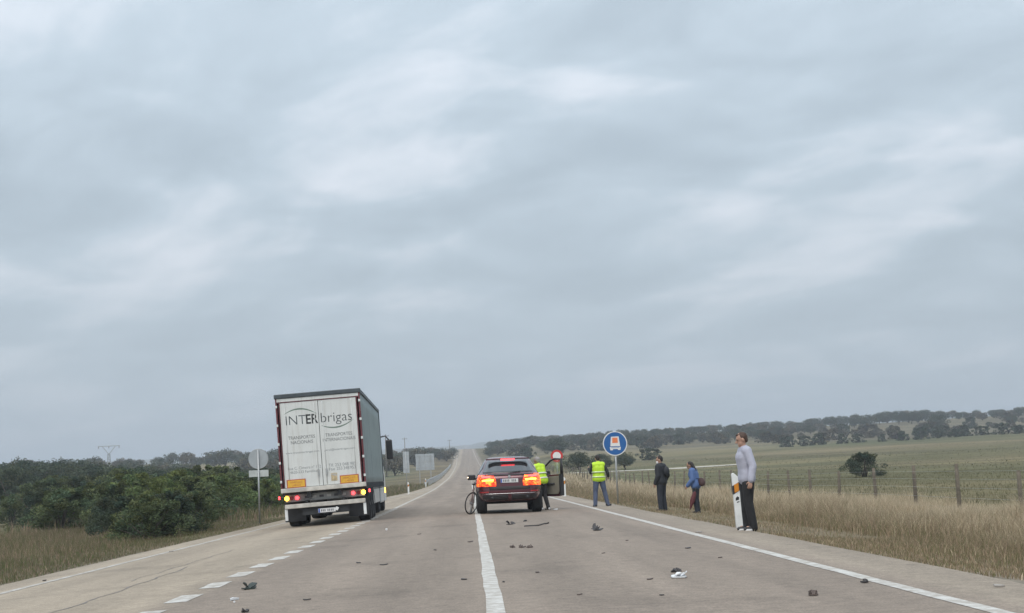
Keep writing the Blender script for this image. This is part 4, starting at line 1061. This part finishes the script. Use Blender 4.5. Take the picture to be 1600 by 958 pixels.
def person(loc, yaw, H, pose, skin, top, bottom, shoes, hair, label, extra=None, hairstyle='short', vest=None, sole=None, loose=1.0, headyaw=0, headpitch=0, baggy=1.0):
    J, k = joints(H); pose(J)
    r = empty('person', loc, (0, 0, yaw)); tag(r, label, 'person')
    # ground the lowest foot
    zmin = min(J['anL'].z-.085*k, J['anR'].z-.085*k)
    for n in J: J[n] = J[n]-Vector((0, 0, zmin))
    HM = Matrix.Rotation(headyaw, 3, 'Z') @ Matrix.Rotation(headpitch, 3, 'X')
    hc = J['head']; hk = k*1.08
    def hp(x, y, z): return hc+HM @ (Vector((x, y, z))*hk)
    b = MB()
    b.ellipsoid(hp(0, -.008, .025), (.081*k, .101*k, .106*k), 18, 12, HM); b.ellipsoid(hp(0, .02, -.045), (.063*k, .074*k, .078*k), 16, 10, HM)
    b.capsule(hp(0, .085, .015), hp(0, .108, -.022), .011*k, .016*k, 8); b.capsule(hp(-.02, .083, -.062), hp(.02, .083, -.062), .010*k, .010*k, 8)
    b.capsule(hp(-.035, .078, .035), hp(.035, .078, .035), .012*k, .012*k, 8); b.capsule(hp(0, .06, -.098), hp(0, .072, -.092), .018*k, .018*k, 8)
    for s in (-1, 1): b.ellipsoid(hp(s*.078, -.01, -.005), (.012*k, .022*k, .034*k), 8, 6, HM)
    b.capsule(J['neck']-Vector((0, 0, .03*k)), hc+Vector((0, -.01*k, -.06*k)), .058*k, .054*k)
    def torso(m, g, lo='hip'):
        ax = (J['shR']-J['shL']).normalized()
        hx = (J['hipR']-J['hipL']).normalized()
        m.capsule(J['shL']+ax*.05*k, J['shR']-ax*.05*k, (.070+g)*k, (.070+g)*k)
        for o in (-.075, .075):
            m.capsule(J['chest']+ax*o*k, J['waist']+ax*o*.8*k, (.112+g)*k, (.098+g)*k)
            m.capsule(J['waist']+ax*o*.8*k, J['pelvis']+hx*o*k, (.098+g)*k, (.108+g)*k)
        m.capsule(J['chest'], J['neck'], (.10+g)*k, (.055+g*.8)*k)
    def leg(m, n, g, end=1.0):
        m.capsule(J['hip'+n], J['kn'+n], (.092+g)*k, (.060+g)*k); m.capsule(J['kn'+n], J['kn'+n].lerp(J['an'+n], .35), (.058+g)*k, (.057+g)*k)
        m.capsule(J['kn'+n].lerp(J['an'+n], .35), J['kn'+n].lerp(J['an'+n], end), (.057+g)*k, (.040+g*1.3)*k)
    def arm(m, n, g, end=1.0):
        m.capsule(J['sh'+n], J['el'+n], (.054+g)*k, (.042+g)*k); m.capsule(J['el'+n], J['el'+n].lerp(J['wr'+n], end), (.041+g)*k, (.030+g)*k)
    torso(b, 0)
    for n in 'LR':
        leg(b, n, 0); arm(b, n, 0); b.capsule(J['an'+n]-Vector((0, 0, .035*k)), J['an'+n].lerp(J['toe'+n], .62)+Vector((0, 0, .004*k)), .034*k, .022*k)
        # hand: palm, four fingers of unequal length, thumb from the side of the palm
        d = (J['wr'+n]-J['el'+n]).normalized(); s = -1 if n == 'L' else 1
        fw = Vector((0, 1, 0)); fw = (fw-d*fw.dot(d)).normalized(); side = d.cross(fw)*s
        w0 = J['wr'+n]; inn = -side if side.x*s > 0 else side
        for o in (-.024, 0, .024): b.capsule(w0+d*.02*k+fw*o*.6*k, w0+d*.085*k+fw*o*k, .014*k, .013*k, 8)
        for q, (o, ln) in enumerate(((.034, .068), (.012, .078), (-.011, .072), (-.033, .056))):
            a0 = w0+d*.088*k+fw*o*k; a1 = a0+(d*.9+inn*.25+fw*o*1.5).normalized()*ln*.5*k; a2 = a1+(d*.75+inn*.65).normalized()*ln*.5*k
            b.capsule(a0, a1, .0092*k, .0085*k, 8); b.capsule(a1, a2, .0085*k, .0075*k, 8)
        t0 = w0+d*.03*k+fw*.022*k; t1 = t0+(fw*.8+d*.6+inn*.3).normalized()*.042*k; t2 = t1+(d*.9+fw*.2+inn*.3).normalized()*.032*k
        b.capsule(t0, t1, .012*k, .010*k, 8); b.capsule(t1, t2, .010*k, .009*k, 8)
    link('body', remeshed(b, 'body', skin, .0075, 2, .4), r)
    for s in (-1, 1):
        e = MB().ellipsoid(hp(s*.031, .0815, .018), (.013*k, .008*k, .009*k), 10, 6, HM); e.build('eye', M_EYE, r, True)
    g = .020*loose
    m = MB(); torso(m, g)
    m.capsule(J['pelvis']+Vector((-.07*k, 0, -.02)), J['pelvis']+Vector((.07*k, 0, -.02)), (.113+g)*k, (.113+g)*k)
    for n in 'LR': arm(m, n, g*.9, .97)
    # collar
    m.ring(J['neck']+Vector((0, 0, .02*k)), .055*k, .018*k, 20, 8, 'y', Matrix.Rotation(R(90), 3, 'X'))
    link('top', remeshed(m, 'top', top, .012, 3, .45), r)
    m = MB(); hx = (J['hipR']-J['hipL']).normalized()
    for o in (-.07, .07): m.capsule(J['pelvis']+hx*o*k+Vector((0, 0, .05*k)), J['pelvis']+hx*o*k-Vector((0, 0, .05*k)), .118*k, .118*k)
    for n in 'LR': leg(m, n, .016*baggy, 1.10)
    link('trousers', remeshed(m, 'trousers', bottom, .012, 2, .45), r)
    for n in 'LR':
        m = MB(); a, t = J['an'+n], J['toe'+n]; d = (t-a); d.z = 0; d.normalize(); sd = Vector((-d.y, d.x, 0))
        base = Vector((a.x, a.y, a.z-.045*k))
        m.capsule(base-d*.035*k, base+d*.06*k, .046*k, .047*k); m.capsule(base+d*.06*k-Vector((0, 0, .004)), base+d*.155*k-Vector((0, 0, .012*k)), .046*k, .034*k); m.capsule(a, base, .046*k, .046*k)
        sh = link('shoe', remeshed(m, 'shoe', shoes, .009, 2, .4), r)
        rows = []
        zz = a.z-.086*k
        pl = [base+d*(math.cos(q)*.118*k+.058*k)+sd*math.sin(q)*.049*k*(1.05 if math.cos(q) > 0 else .85) for q in np.linspace(0, 2*math.pi, 24, endpoint=False)]
        sm = MB(); nn = len(pl); sm.add([(q.x, q.y, zz) for q in pl]+[(q.x, q.y, zz+.03*k) for q in pl], [tuple(range(nn-1, -1, -1)), tuple(range(nn, 2*nn))]+[(i, (i+1) % nn, nn+(i+1) % nn, nn+i) for i in range(nn)])
        sm.build('sole', sole or M_BLK, sh, bevel=.004)
    if hair:
        m = MB(); m.ellipsoid(hp(0, -.024, .037), (.086*k, .096*k, .098*k), 18, 12, HM)
        if hairstyle == 'short': m.ellipsoid(hp(0, -.055, .0), (.072*k, .055*k, .075*k), 14, 9, HM); m.ellipsoid(hp(0, .04, .092), (.052*k, .04*k, .024*k), 12, 8, HM)
        if hairstyle == 'long':
            for q in range(9):
                a = -2.6+q*.46+.4; m.capsule(hp(.075*math.sin(a), -.03-.06*math.cos(a*.5), .04), hp(.095*math.sin(a), -.05-.05*math.cos(a*.5), -.20), .040*k, .026*k, 8)
        if hairstyle == 'hood': m.ellipsoid(hp(0, -.035, .0), (.098*k, .098*k, .125*k), 16, 10, HM); m.capsule(hp(0, -.06, -.10), J['neck'], .075*k, .085*k)
        link('hair' if hairstyle != 'hood' else 'hood', remeshed(m, 'hair', hair, .009, 1, .3), r)
    if vest:
        m = MB(); torso(m, g+.016); m.capsule(J['pelvis']+Vector((-.08*k, 0, -.0)), J['pelvis']+Vector((.08*k, 0, -.0)), (.128+g)*k, (.128+g)*k)
        v = link('safety_vest', remeshed(m, 'safety_vest', vest[0], .012, 2, .45), r)
        ax = (J['shR']-J['shL']).normalized()
        for f in (.15, .62):
            c = J['chest'].lerp(J['pelvis'], f+.25); rg = MB(); up = (J['chest']-J['pelvis']).normalized(); fwv = up.cross(ax).normalized()*-1
            for o in (-.065, .065):
                pass
            pts = []; A, B = .190+g+.016, (.118+g+.016)
            rows = []
            for q in np.linspace(0, 2*math.pi, 41):
                e = 2/2.6; cx_, cy_ = math.copysign(abs(math.cos(q))**e, math.cos(q)), math.copysign(abs(math.sin(q))**e, math.sin(q))
                pt = c+ax*cx_*A*k*(.985 if f > .5 else 1.0)+fwv*cy_*B*k; rows.append([pt-up*.024*k, pt+up*.024*k])
            MB().grid(rows).build('reflective_band', vest[1], v, True, solid=.004)
    if extra: extra(r, J, k, hp, HM)
    return r
def foot_road(px, py):
    d = ray(px, py); t = -CAMP.z/d.z
    for _ in range(6): t = (pave(d.x*t, d.y*t)-CAMP.z)/d.z
    return (d.x*t, d.y*t, pave(d.x*t, d.y*t))
def foot(px, py, Y):
    p = at(px, py, Y); return (p.x, Y, surf(p.x, Y))
M_SWEAT = mat('pale_sweatshirt', (.40, .405, .48), .85, 0, .08, 6, bump=.8, bscale=9); M_BLKT = mat('black_trousers', (.016, .016, .018), .85, 0, .2, 8, bump=.8, bscale=9)
M_JEAN = mat('blue_denim', (.075, .095, .155), .85, 0, .18, 9, bump=.8, bscale=9); M_COAT = mat('black_coat', (.020, .022, .027), .75, 0, .2, 6, bump=.8, bscale=9)
M_NAVY = mat('dark_navy_trousers', (.024, .028, .038), .85, 0, .2, 8); M_BLUJ = mat('blue_jacket', (.075, .135, .30), .7, 0, .14, 6, bump=.8, bscale=9)
M_VEST = mat('fluorescent_yellow', (.52, .78, .035), .6, 0, .06, 7); M_BAND = mat('reflective_tape', (.62, .72, .42), .35, .2, .06, 8); M_BANDW = mat('white_tape', (.74, .74, .66), .35, .1)
M_SHOEW = mat('white_shoe', (.72, .72, .72), .6); M_SHOEB = mat('black_shoe', (.02, .02, .022), .6); M_MAR = mat('maroon_fabric', (.10, .025, .028), .8, 0, .2, 9)
M_WSH = mat('pinkish_shirt', (.62, .50, .48), .8, 0, .08, 7); M_GPANT = mat('dark_grey_trousers', (.03, .028, .03), .85)
# man in the pale sweatshirt: seen from his left side, head turned towards the car
def pose_a(J):
    rot(J, ['elL', 'wrL'], 'shL', 'Y', R(7)); rot(J, ['elL', 'wrL'], 'shL', 'X', R(-5)); rot(J, ['wrL'], 'elL', 'X', R(5))
    rot(J, ['elR', 'wrR'], 'shR', 'X', R(-4)); rot(J, ['wrR'], 'elR', 'X', R(2))
    rot(J, UPPER, 'pelvis', 'X', R(-2)); J['anR'].y += .03; J['toeR'].y += .03; J['anL'].y -= .02; J['toeL'].y -= .02
person(foot_road(1172, 828.5), R(94), 1.72, pose_a, SKIN, M_SWEAT, M_BLKT, M_SHOEB, HAIR_B, 'man in a pale lilac sweatshirt and black trousers beside the white delineator', sole=M_SHOEW, loose=1.7, headyaw=R(-8), headpitch=R(-16), baggy=1.7)
# person in black
def pose_b(J):
    rot(J, ['elL', 'wrL'], 'shL', 'X', R(2)); rot(J, ['wrL'], 'elL', 'X', R(6)); rot(J, ['elR', 'wrR'], 'shR', 'X', R(-14)); rot(J, ['wrR'], 'elR', 'X', R(30))
    J['anL'].y += .02; J['toeL'].y += .02
def extra_b(r, J, k, hp, HM):
    MB().ellipsoid(hp(0, .07, -.055), (.062*k, .055*k, .048*k), 12, 8, HM).build('face_mask', M_SHOEW, r, True)
    m = MB(); m.ellipsoid(J['chest']+Vector((.03*k, -.20*k, -.06*k)), (.13*k, .09*k, .17*k)); link('rucksack', remeshed(m, 'rucksack', M_COAT, .014, 2), r)
person(foot(1036, 798, 44), R(52), 1.66, pose_b, SKIN, M_COAT, M_NAVY, M_SHOEB, HAIR_D, 'person dressed all in black with a white face mask on the grass verge', extra_b, 'short', loose=2.2, headyaw=R(18), headpitch=R(-14), baggy=1.8)
# person in the blue jacket
def pose_c(J):
    rot(J, UPPER, 'pelvis', 'X', R(-9)); rot(J, ['elL', 'wrL'], 'shL', 'X', R(10)); rot(J, ['wrL'], 'elL', 'X', R(24)); rot(J, ['elR', 'wrR'], 'shR', 'X', R(10)); J['head'] += Vector((0, .03, -.02))
def extra_c(r, J, k, hp, HM):
    m = MB(); c = J['pelvis']+Vector((-.10*k, -.24*k, .06*k)); m.ellipsoid(c, (.07*k, .12*k, .13*k)); m.ellipsoid(c+Vector((0, .02, .06)), (.06*k, .10*k, .10*k))
    b = link('shoulder_bag', remeshed(m, 'shoulder_bag', mat('brown_bag', (.06, .03, .03), .7), .013, 2), r)
    MB().tube([c+Vector((0, 0, .1)), J['waist']+Vector((-.17*k, -.06*k, .05)), J['shR']+Vector((-.03, 0, .09))], .012, 6).build('strap', M_COAT, b)
person(foot(1090, 806, 43.2), R(66), 1.56, pose_c, SKIN_D, M_BLUJ, M_NAVY, M_SHOEB, HAIR_D, 'stooping person in a blue jacket with dark long hair holding a maroon umbrella', extra_c, 'long', loose=2.4, headyaw=R(8), headpitch=R(-26), baggy=1.1)
def umbrella():
    Y = 43.0; a = at(1086, 768, Y); b = at(1078, 797, Y); r = empty('folded_umbrella', (b.x, Y, b.z)); tag(r, 'folded maroon umbrella held by the person in the blue jacket', 'umbrella')
    d = a-b; m = MB(); m.tube([(0, 0, 0), d*.12, d*.5, d*.9, d], [.008, .025, .075, .06, .02], 9).build('canopy', M_MAR, r, True)
    MB().tube([d, d*1.22], .012, 6).build('handle', M_BLK, r, True)
umbrella()
# person in the yellow vest walking away
def pose_d(J):
    rot(J, ['knL', 'anL', 'toeL'], 'hipL', 'Y', R(4)); rot(J, ['knR', 'anR', 'toeR'], 'hipR', 'Y', R(-10)); rot(J, ['toeR'], 'anR', 'Z', R(-45))
    rot(J, ['elR', 'wrR'], 'shR', 'Y', R(-14)); rot(J, ['wrR'], 'elR', 'X', R(42)); rot(J, ['elL', 'wrL'], 'shL', 'X', R(35)); rot(J, ['wrL'], 'elL', 'X', R(70)); rot(J, ['head'], 'neck', 'X', R(-8))
person(foot(938, 792, 47.5), R(8), 1.68, pose_d, SKIN, M_COAT, M_JEAN, M_SHOEB, HAIR_D, 'person seen from behind in a yellow safety vest and blue jeans', hairstyle='short', vest=(M_VEST, M_BAND), loose=1.2, headpitch=R(-12), baggy=1.4)
# person leaning in at the open door
def pose_e(J):
    rot(J, UPPER, 'pelvis', 'X', R(-16)); rot(J, ['elL', 'wrL'], 'shL', 'X', R(55)); rot(J, ['elR', 'wrR'], 'shR', 'X', R(50)); rot(J, ['wrL'], 'elL', 'X', R(25)); rot(J, ['wrR'], 'elR', 'X', R(25))
    J['anR'].y -= .10; J['toeR'].y -= .10
person((at(850, 793, 45.8).x-.02, 45.8, pave(2.3, 45.8)), R(40), 1.70, pose_e, SKIN_D, M_WSH, M_GPANT, M_SHOEW, HAIR_G, 'grey haired person in a yellow safety vest leaning in at the open car door', vest=(M_VEST, M_BANDW), headpitch=R(-8), loose=1.0)

# ------------------------------------------------------------------ crumpled bicycle at the car's flank
def bicycle():
    p = at(733.5, 778, 44.0); x = p.x; r = empty('bicycle', (x, 44.0, pave(x, 44)), (0, R(9), R(-2)))
    tag(r, 'crumpled bicycle with a twisted wheel leaning at the flank of the burgundy car', 'bicycle')
    MFR = mat('bicycle_frame', (.40, .30, .28), .4, .2, .2, 8)
    def bw(y, yaw):
        w = empty('wheel', (0, y, .335)); w.parent = r; w.rotation_euler = (R(6), R(4), yaw)
        MB().ring((0, 0, 0), .325, .014, 44, 8).build('tyre', M_TYRE, w, True); MB().ring((0, 0, 0), .30, .009, 44, 6).build('rim', M_RIM, w, True)
        MB().tube([(-.045, 0, 0), (.045, 0, 0)], .018, 8).build('hub', M_RIM, w)
        sp = MB()
        for k in range(24):
            a = 2*math.pi*k/24; sp.tube([(.03*(-1)**k, .016*math.cos(a+.9), .016*math.sin(a+.9)), (0, .30*math.cos(a), .30*math.sin(a))], .0013, 3)
        sp.build('spokes', M_RIM, w)
    bw(0, R(-32)); bw(1.02, R(6))
    fr = MB(); A = (0, 0.02, .33); BB = (0, .43, .28); ST = (0, .28, .80); HT = (0, .85, .78); HB = (0, .88, .66); FA = (0, 1.0, .33)
    for a, b_, rad in ((BB, ST, .016), (ST, HT, .016), (BB, HB, .019), (HT, HB, .018)): fr.tube([a, b_], rad, 8)
    for s in (-.05, .05): fr.tube([(s, A[1], A[2]), (s*.4, BB[1], BB[2])], .010, 6); fr.tube([(s, A[1], A[2]), (s*.4, ST[1], ST[2]-.05)], .009, 6); fr.tube([(s*.5, HB[1], HB[2]), (s, FA[1], FA[2])], .011, 6)
    fr.build('frame', MFR, r, True)
    MB().tube([(.16, .66, .90), (.08, .64, .93), (0, .84, .93), (-.02, 1.02, .95), (.06, 1.05, .92)], .012, 8).build('handlebar', M_BLK, r, True)
    sd_ = MB(); sd_.ellipsoid((0, .22, .90), (.06, .11, .03)); sd_.capsule((0, .27, .90), (0, .40, .895), .025, .016)
    link('saddle', remeshed(sd_, 'saddle', M_BLK, .009, 2), r); MB().tube([ST, (0, .26, .90)], .013, 8).build('seat_post', M_BLK, r)
    MB().tube([(0, .43, .28), (.09, .45, .14)], .010, 6).build('crank', M_RIM, r); MB().tube([(0, .43, .28), (-.09, .41, .42)], .010, 6).build('crank', M_RIM, r)
    MB().ring((.04, .43, .28), .085, .006, 28, 6).build('chainring', M_RIM, r)
bicycle()

# ------------------------------------------------------------------ wreckage on the asphalt
M_DEB = mat('broken_dark_plastic', (.045, .040, .040), .6, 0, .35, 14); M_DEBG = mat('greenish_black_plastic', (.030, .042, .038), .5, 0, .35, 14)
M_DEBW = mat('broken_white_plastic', (.72, .73, .74), .5, 0, .12, 12); M_DEBB = mat('brown_rubble', (.11, .085, .075), .8, 0, .3, 14)
def shard(mb, c, L_, w, h, seed, tilt, spin=False):
    rnd = random.Random(seed); n = 9; up = []; lo = []
    a0 = rnd.uniform(0, 6.28)
    for k in range(n):
        a = 2*math.pi*k/n; q = rnd.uniform(.55, 1.1); x, y = math.cos(a)*L_/2*q, math.sin(a)*w/2*q
        z = abs(x)*tilt*(1 if x > 0 else .4)+rnd.uniform(0, h*.35)
        v = Matrix.Rotation(a0*.3, 3, 'Z') @ Vector((x, y, z)); up.append((v.x+c[0], v.y+c[1], v.z+h+c[2])); lo.append((v.x*.97+c[0], v.y*.97+c[1], v.z*.8+c[2]))
    if spin:
        Q = Euler((rnd.uniform(-.9, .9), rnd.uniform(-.9, .9), rnd.uniform(0, 6))).to_matrix(); cc = Vector(c)
        up = [tuple(cc+Q @ (Vector(q)-cc)) for q in up]; lo = [tuple(cc+Q @ (Vector(q)-cc)) for q in lo]
        dz = c[2]*.3+.001-min(q[2] for q in up+lo); up = [(a, b, z+dz) for a, b, z in up]; lo = [(a, b, z+dz) for a, b, z in lo]
    fs = [tuple(range(n)), tuple(range(2*n-1, n-1, -1))]+[(k, (k+1) % n, n+(k+1) % n, n+k) for k in range(n)]
    mb.add(up+lo, fs)
def debris(px, py, L_, w, h, m, lab, seed, kind='clump', name='broken_part', group=None):
    d = ray(px, py); t = -(CAMP.z)/d.z; x, y = CAMP.x+d.x*t, CAMP.y+d.y*t
    for _ in range(4):
        t = (pave(x, y)-CAMP.z)/d.z; x, y = CAMP.x+d.x*t, CAMP.y+d.y*t
    mb = MB(); rnd = random.Random(seed); h *= .7
    if kind == 'clump':
        shard(mb, (0, 0, .001), L_, w, .012, seed, .18)
        for q in range(4): shard(mb, (rnd.uniform(-.3, .3)*L_, rnd.uniform(-.25, .25)*w, h*(.05+.16*q)), L_*rnd.uniform(.3, .65), w*rnd.uniform(.35, .75), .008, seed+q+1, rnd.uniform(.1, .4), True)
    elif kind == 'flat':
        shard(mb, (0, 0, .001), L_, w, h, seed, .12)
    elif kind == 'strip':
        pts = [(L_*(k/10-.5), w*.5*math.sin(k*.6+seed), .012+h*max(0, (k/10-.55))*1.6*(1 if k < 9 else .7)) for k in range(11)]
        mb.tube(pts, [.018]*11, 5)
        mb.tube([pts[9], (pts[9][0]+.05, pts[9][1]-.04, pts[9][2]+.03)], [.016, .006], 5)
    o = mb.build(name, m); o.location = (x, y, pave(x, y)); o.rotation_euler = (0, 0, rnd.uniform(-.5, .5)); tag(o, lab, 'debris', group)
    return o
G = 'wreckage on the asphalt'
debris(797, 820, .22, .16, .13, M_DEB, 'dark broken chunk with an upright splinter just behind the car', 3, group=G)
debris(791.5, 816, .05, .04, .16, M_DEB, 'small upright dark splinter behind the car', 4, group=G)
debris(820, 815, .11, .08, .06, M_DEB, 'small dark lump on the asphalt behind the car number plate', 5, group=G)
debris(838, 822, .55, .10, .12, M_DEB, 'long thin curved dark strip behind the right rear wheel', 6, 'strip', group=G)
debris(934, 829, .34, .18, .13, M_DEB, 'dark torn fragment near the right edge line', 7, group=G)
for i, px in enumerate((801, 816, 827.5)): debris(px, 856, .12, .10, .08, M_DEBB, ['brown lump at the left of the row of three lumps', 'brown lump in the middle of the row of three lumps', 'brown lump at the right of the row of three lumps'][i], 10+i, group=G)
debris(1062, 903, .20, .20, .05, M_DEBW, 'crumpled white plastic piece under a black one in the right lane', 20, group=G)
debris(1057, 894, .17, .08, .05, M_DEB, 'black bent piece lying on the crumpled white plastic', 21, group=G)
debris(388, 921, .20, .17, .08, M_DEBG, 'greenish black torn clump beside the lane dashes', 30, group=G)
debris(366, 938, .08, .15, .03, M_DEBW, 'small white flat piece beside the greenish black clump', 31, 'flat', group=G)
debris(383, 957, .09, .07, .05, M_DEB, 'small dark bit in front of the white flat piece', 32, group=G)
debris(1351, 911, .08, .08, .06, M_DEB, 'small dark stone-like lump on the right edge line', 33, group=G)
debris(1270, 931, .13, .10, .04, M_DEBB, 'brown curled scrap just inside the right edge line', 34, group=G)
debris(70, 908, .08, .06, .02, M_DEB, 'thin black scrap in the outer lane', 35, 'flat', group=G)
debris(868, 797, .16, .09, .04, M_DEBW, 'small white piece beside the foot of the grey haired person', 36, 'flat', group=G)
debris(604, 829, .05, .06, .05, M_DEBW, 'tiny white bit in the middle lane behind the lorry', 37, 'flat', group=G)
debris(366, 742+200, .03, .03, .02, M_DEBW, 'tiny white crumb in front of the white flat piece', 38, 'flat', group=G)
for i, (px, py, l) in enumerate(((600, 883, .14), (735, 847, .20), (725, 906, .13), (655, 835, .12), (1075, 857, .14), (1015, 906, .10), (1034, 931, .06), (942, 865, .07), (787, 910, .06), (840, 895, .10), (560, 880, .16), (1125, 872, .08), (480, 938, .10), (905, 930, .07), (680, 860, .10), (980, 845, .08))):
    debris(px, py, l, l*.5, .012, M_DEBB if i % 2 else M_DEB, ('thin flat brown splinter lying on the asphalt' if i % 2 else 'thin flat dark splinter lying on the asphalt'), 60+i, 'flat', 'splinter', 'flat splinters on the asphalt')
for px, py in ((1563, 917), (1092, 832), (268, 862)):
    debris(px, py, .14, .12, .015, mat('pale_stone', (.33, .30, .27), .9, 0, .2, 10), 'pale flat stone lying at the edge of the road', int(px), 'flat', 'flat_stone', 'pale stones at the road edge')

# ------------------------------------------------------------------ damp air between here and the ridge
def haze():
    mb = MB().box((0, 2440, 44.0), (7300, 5240, 96))
    m = bpy.data.materials.new('haze_air'); m.use_nodes = True; t = m.node_tree; t.nodes.clear()
    out = N(t, 'ShaderNodeOutputMaterial'); v = N(t, 'ShaderNodeVolumePrincipled')
    v.inputs['Color'].default_value = (.86, .92, 1.0, 1); v.inputs['Density'].default_value = .00042; v.inputs['Anisotropy'].default_value = .1
    t.links.new(v.outputs[0], out.inputs['Volume'])
    tag(mb.build('haze', m), kind='stuff')
haze()
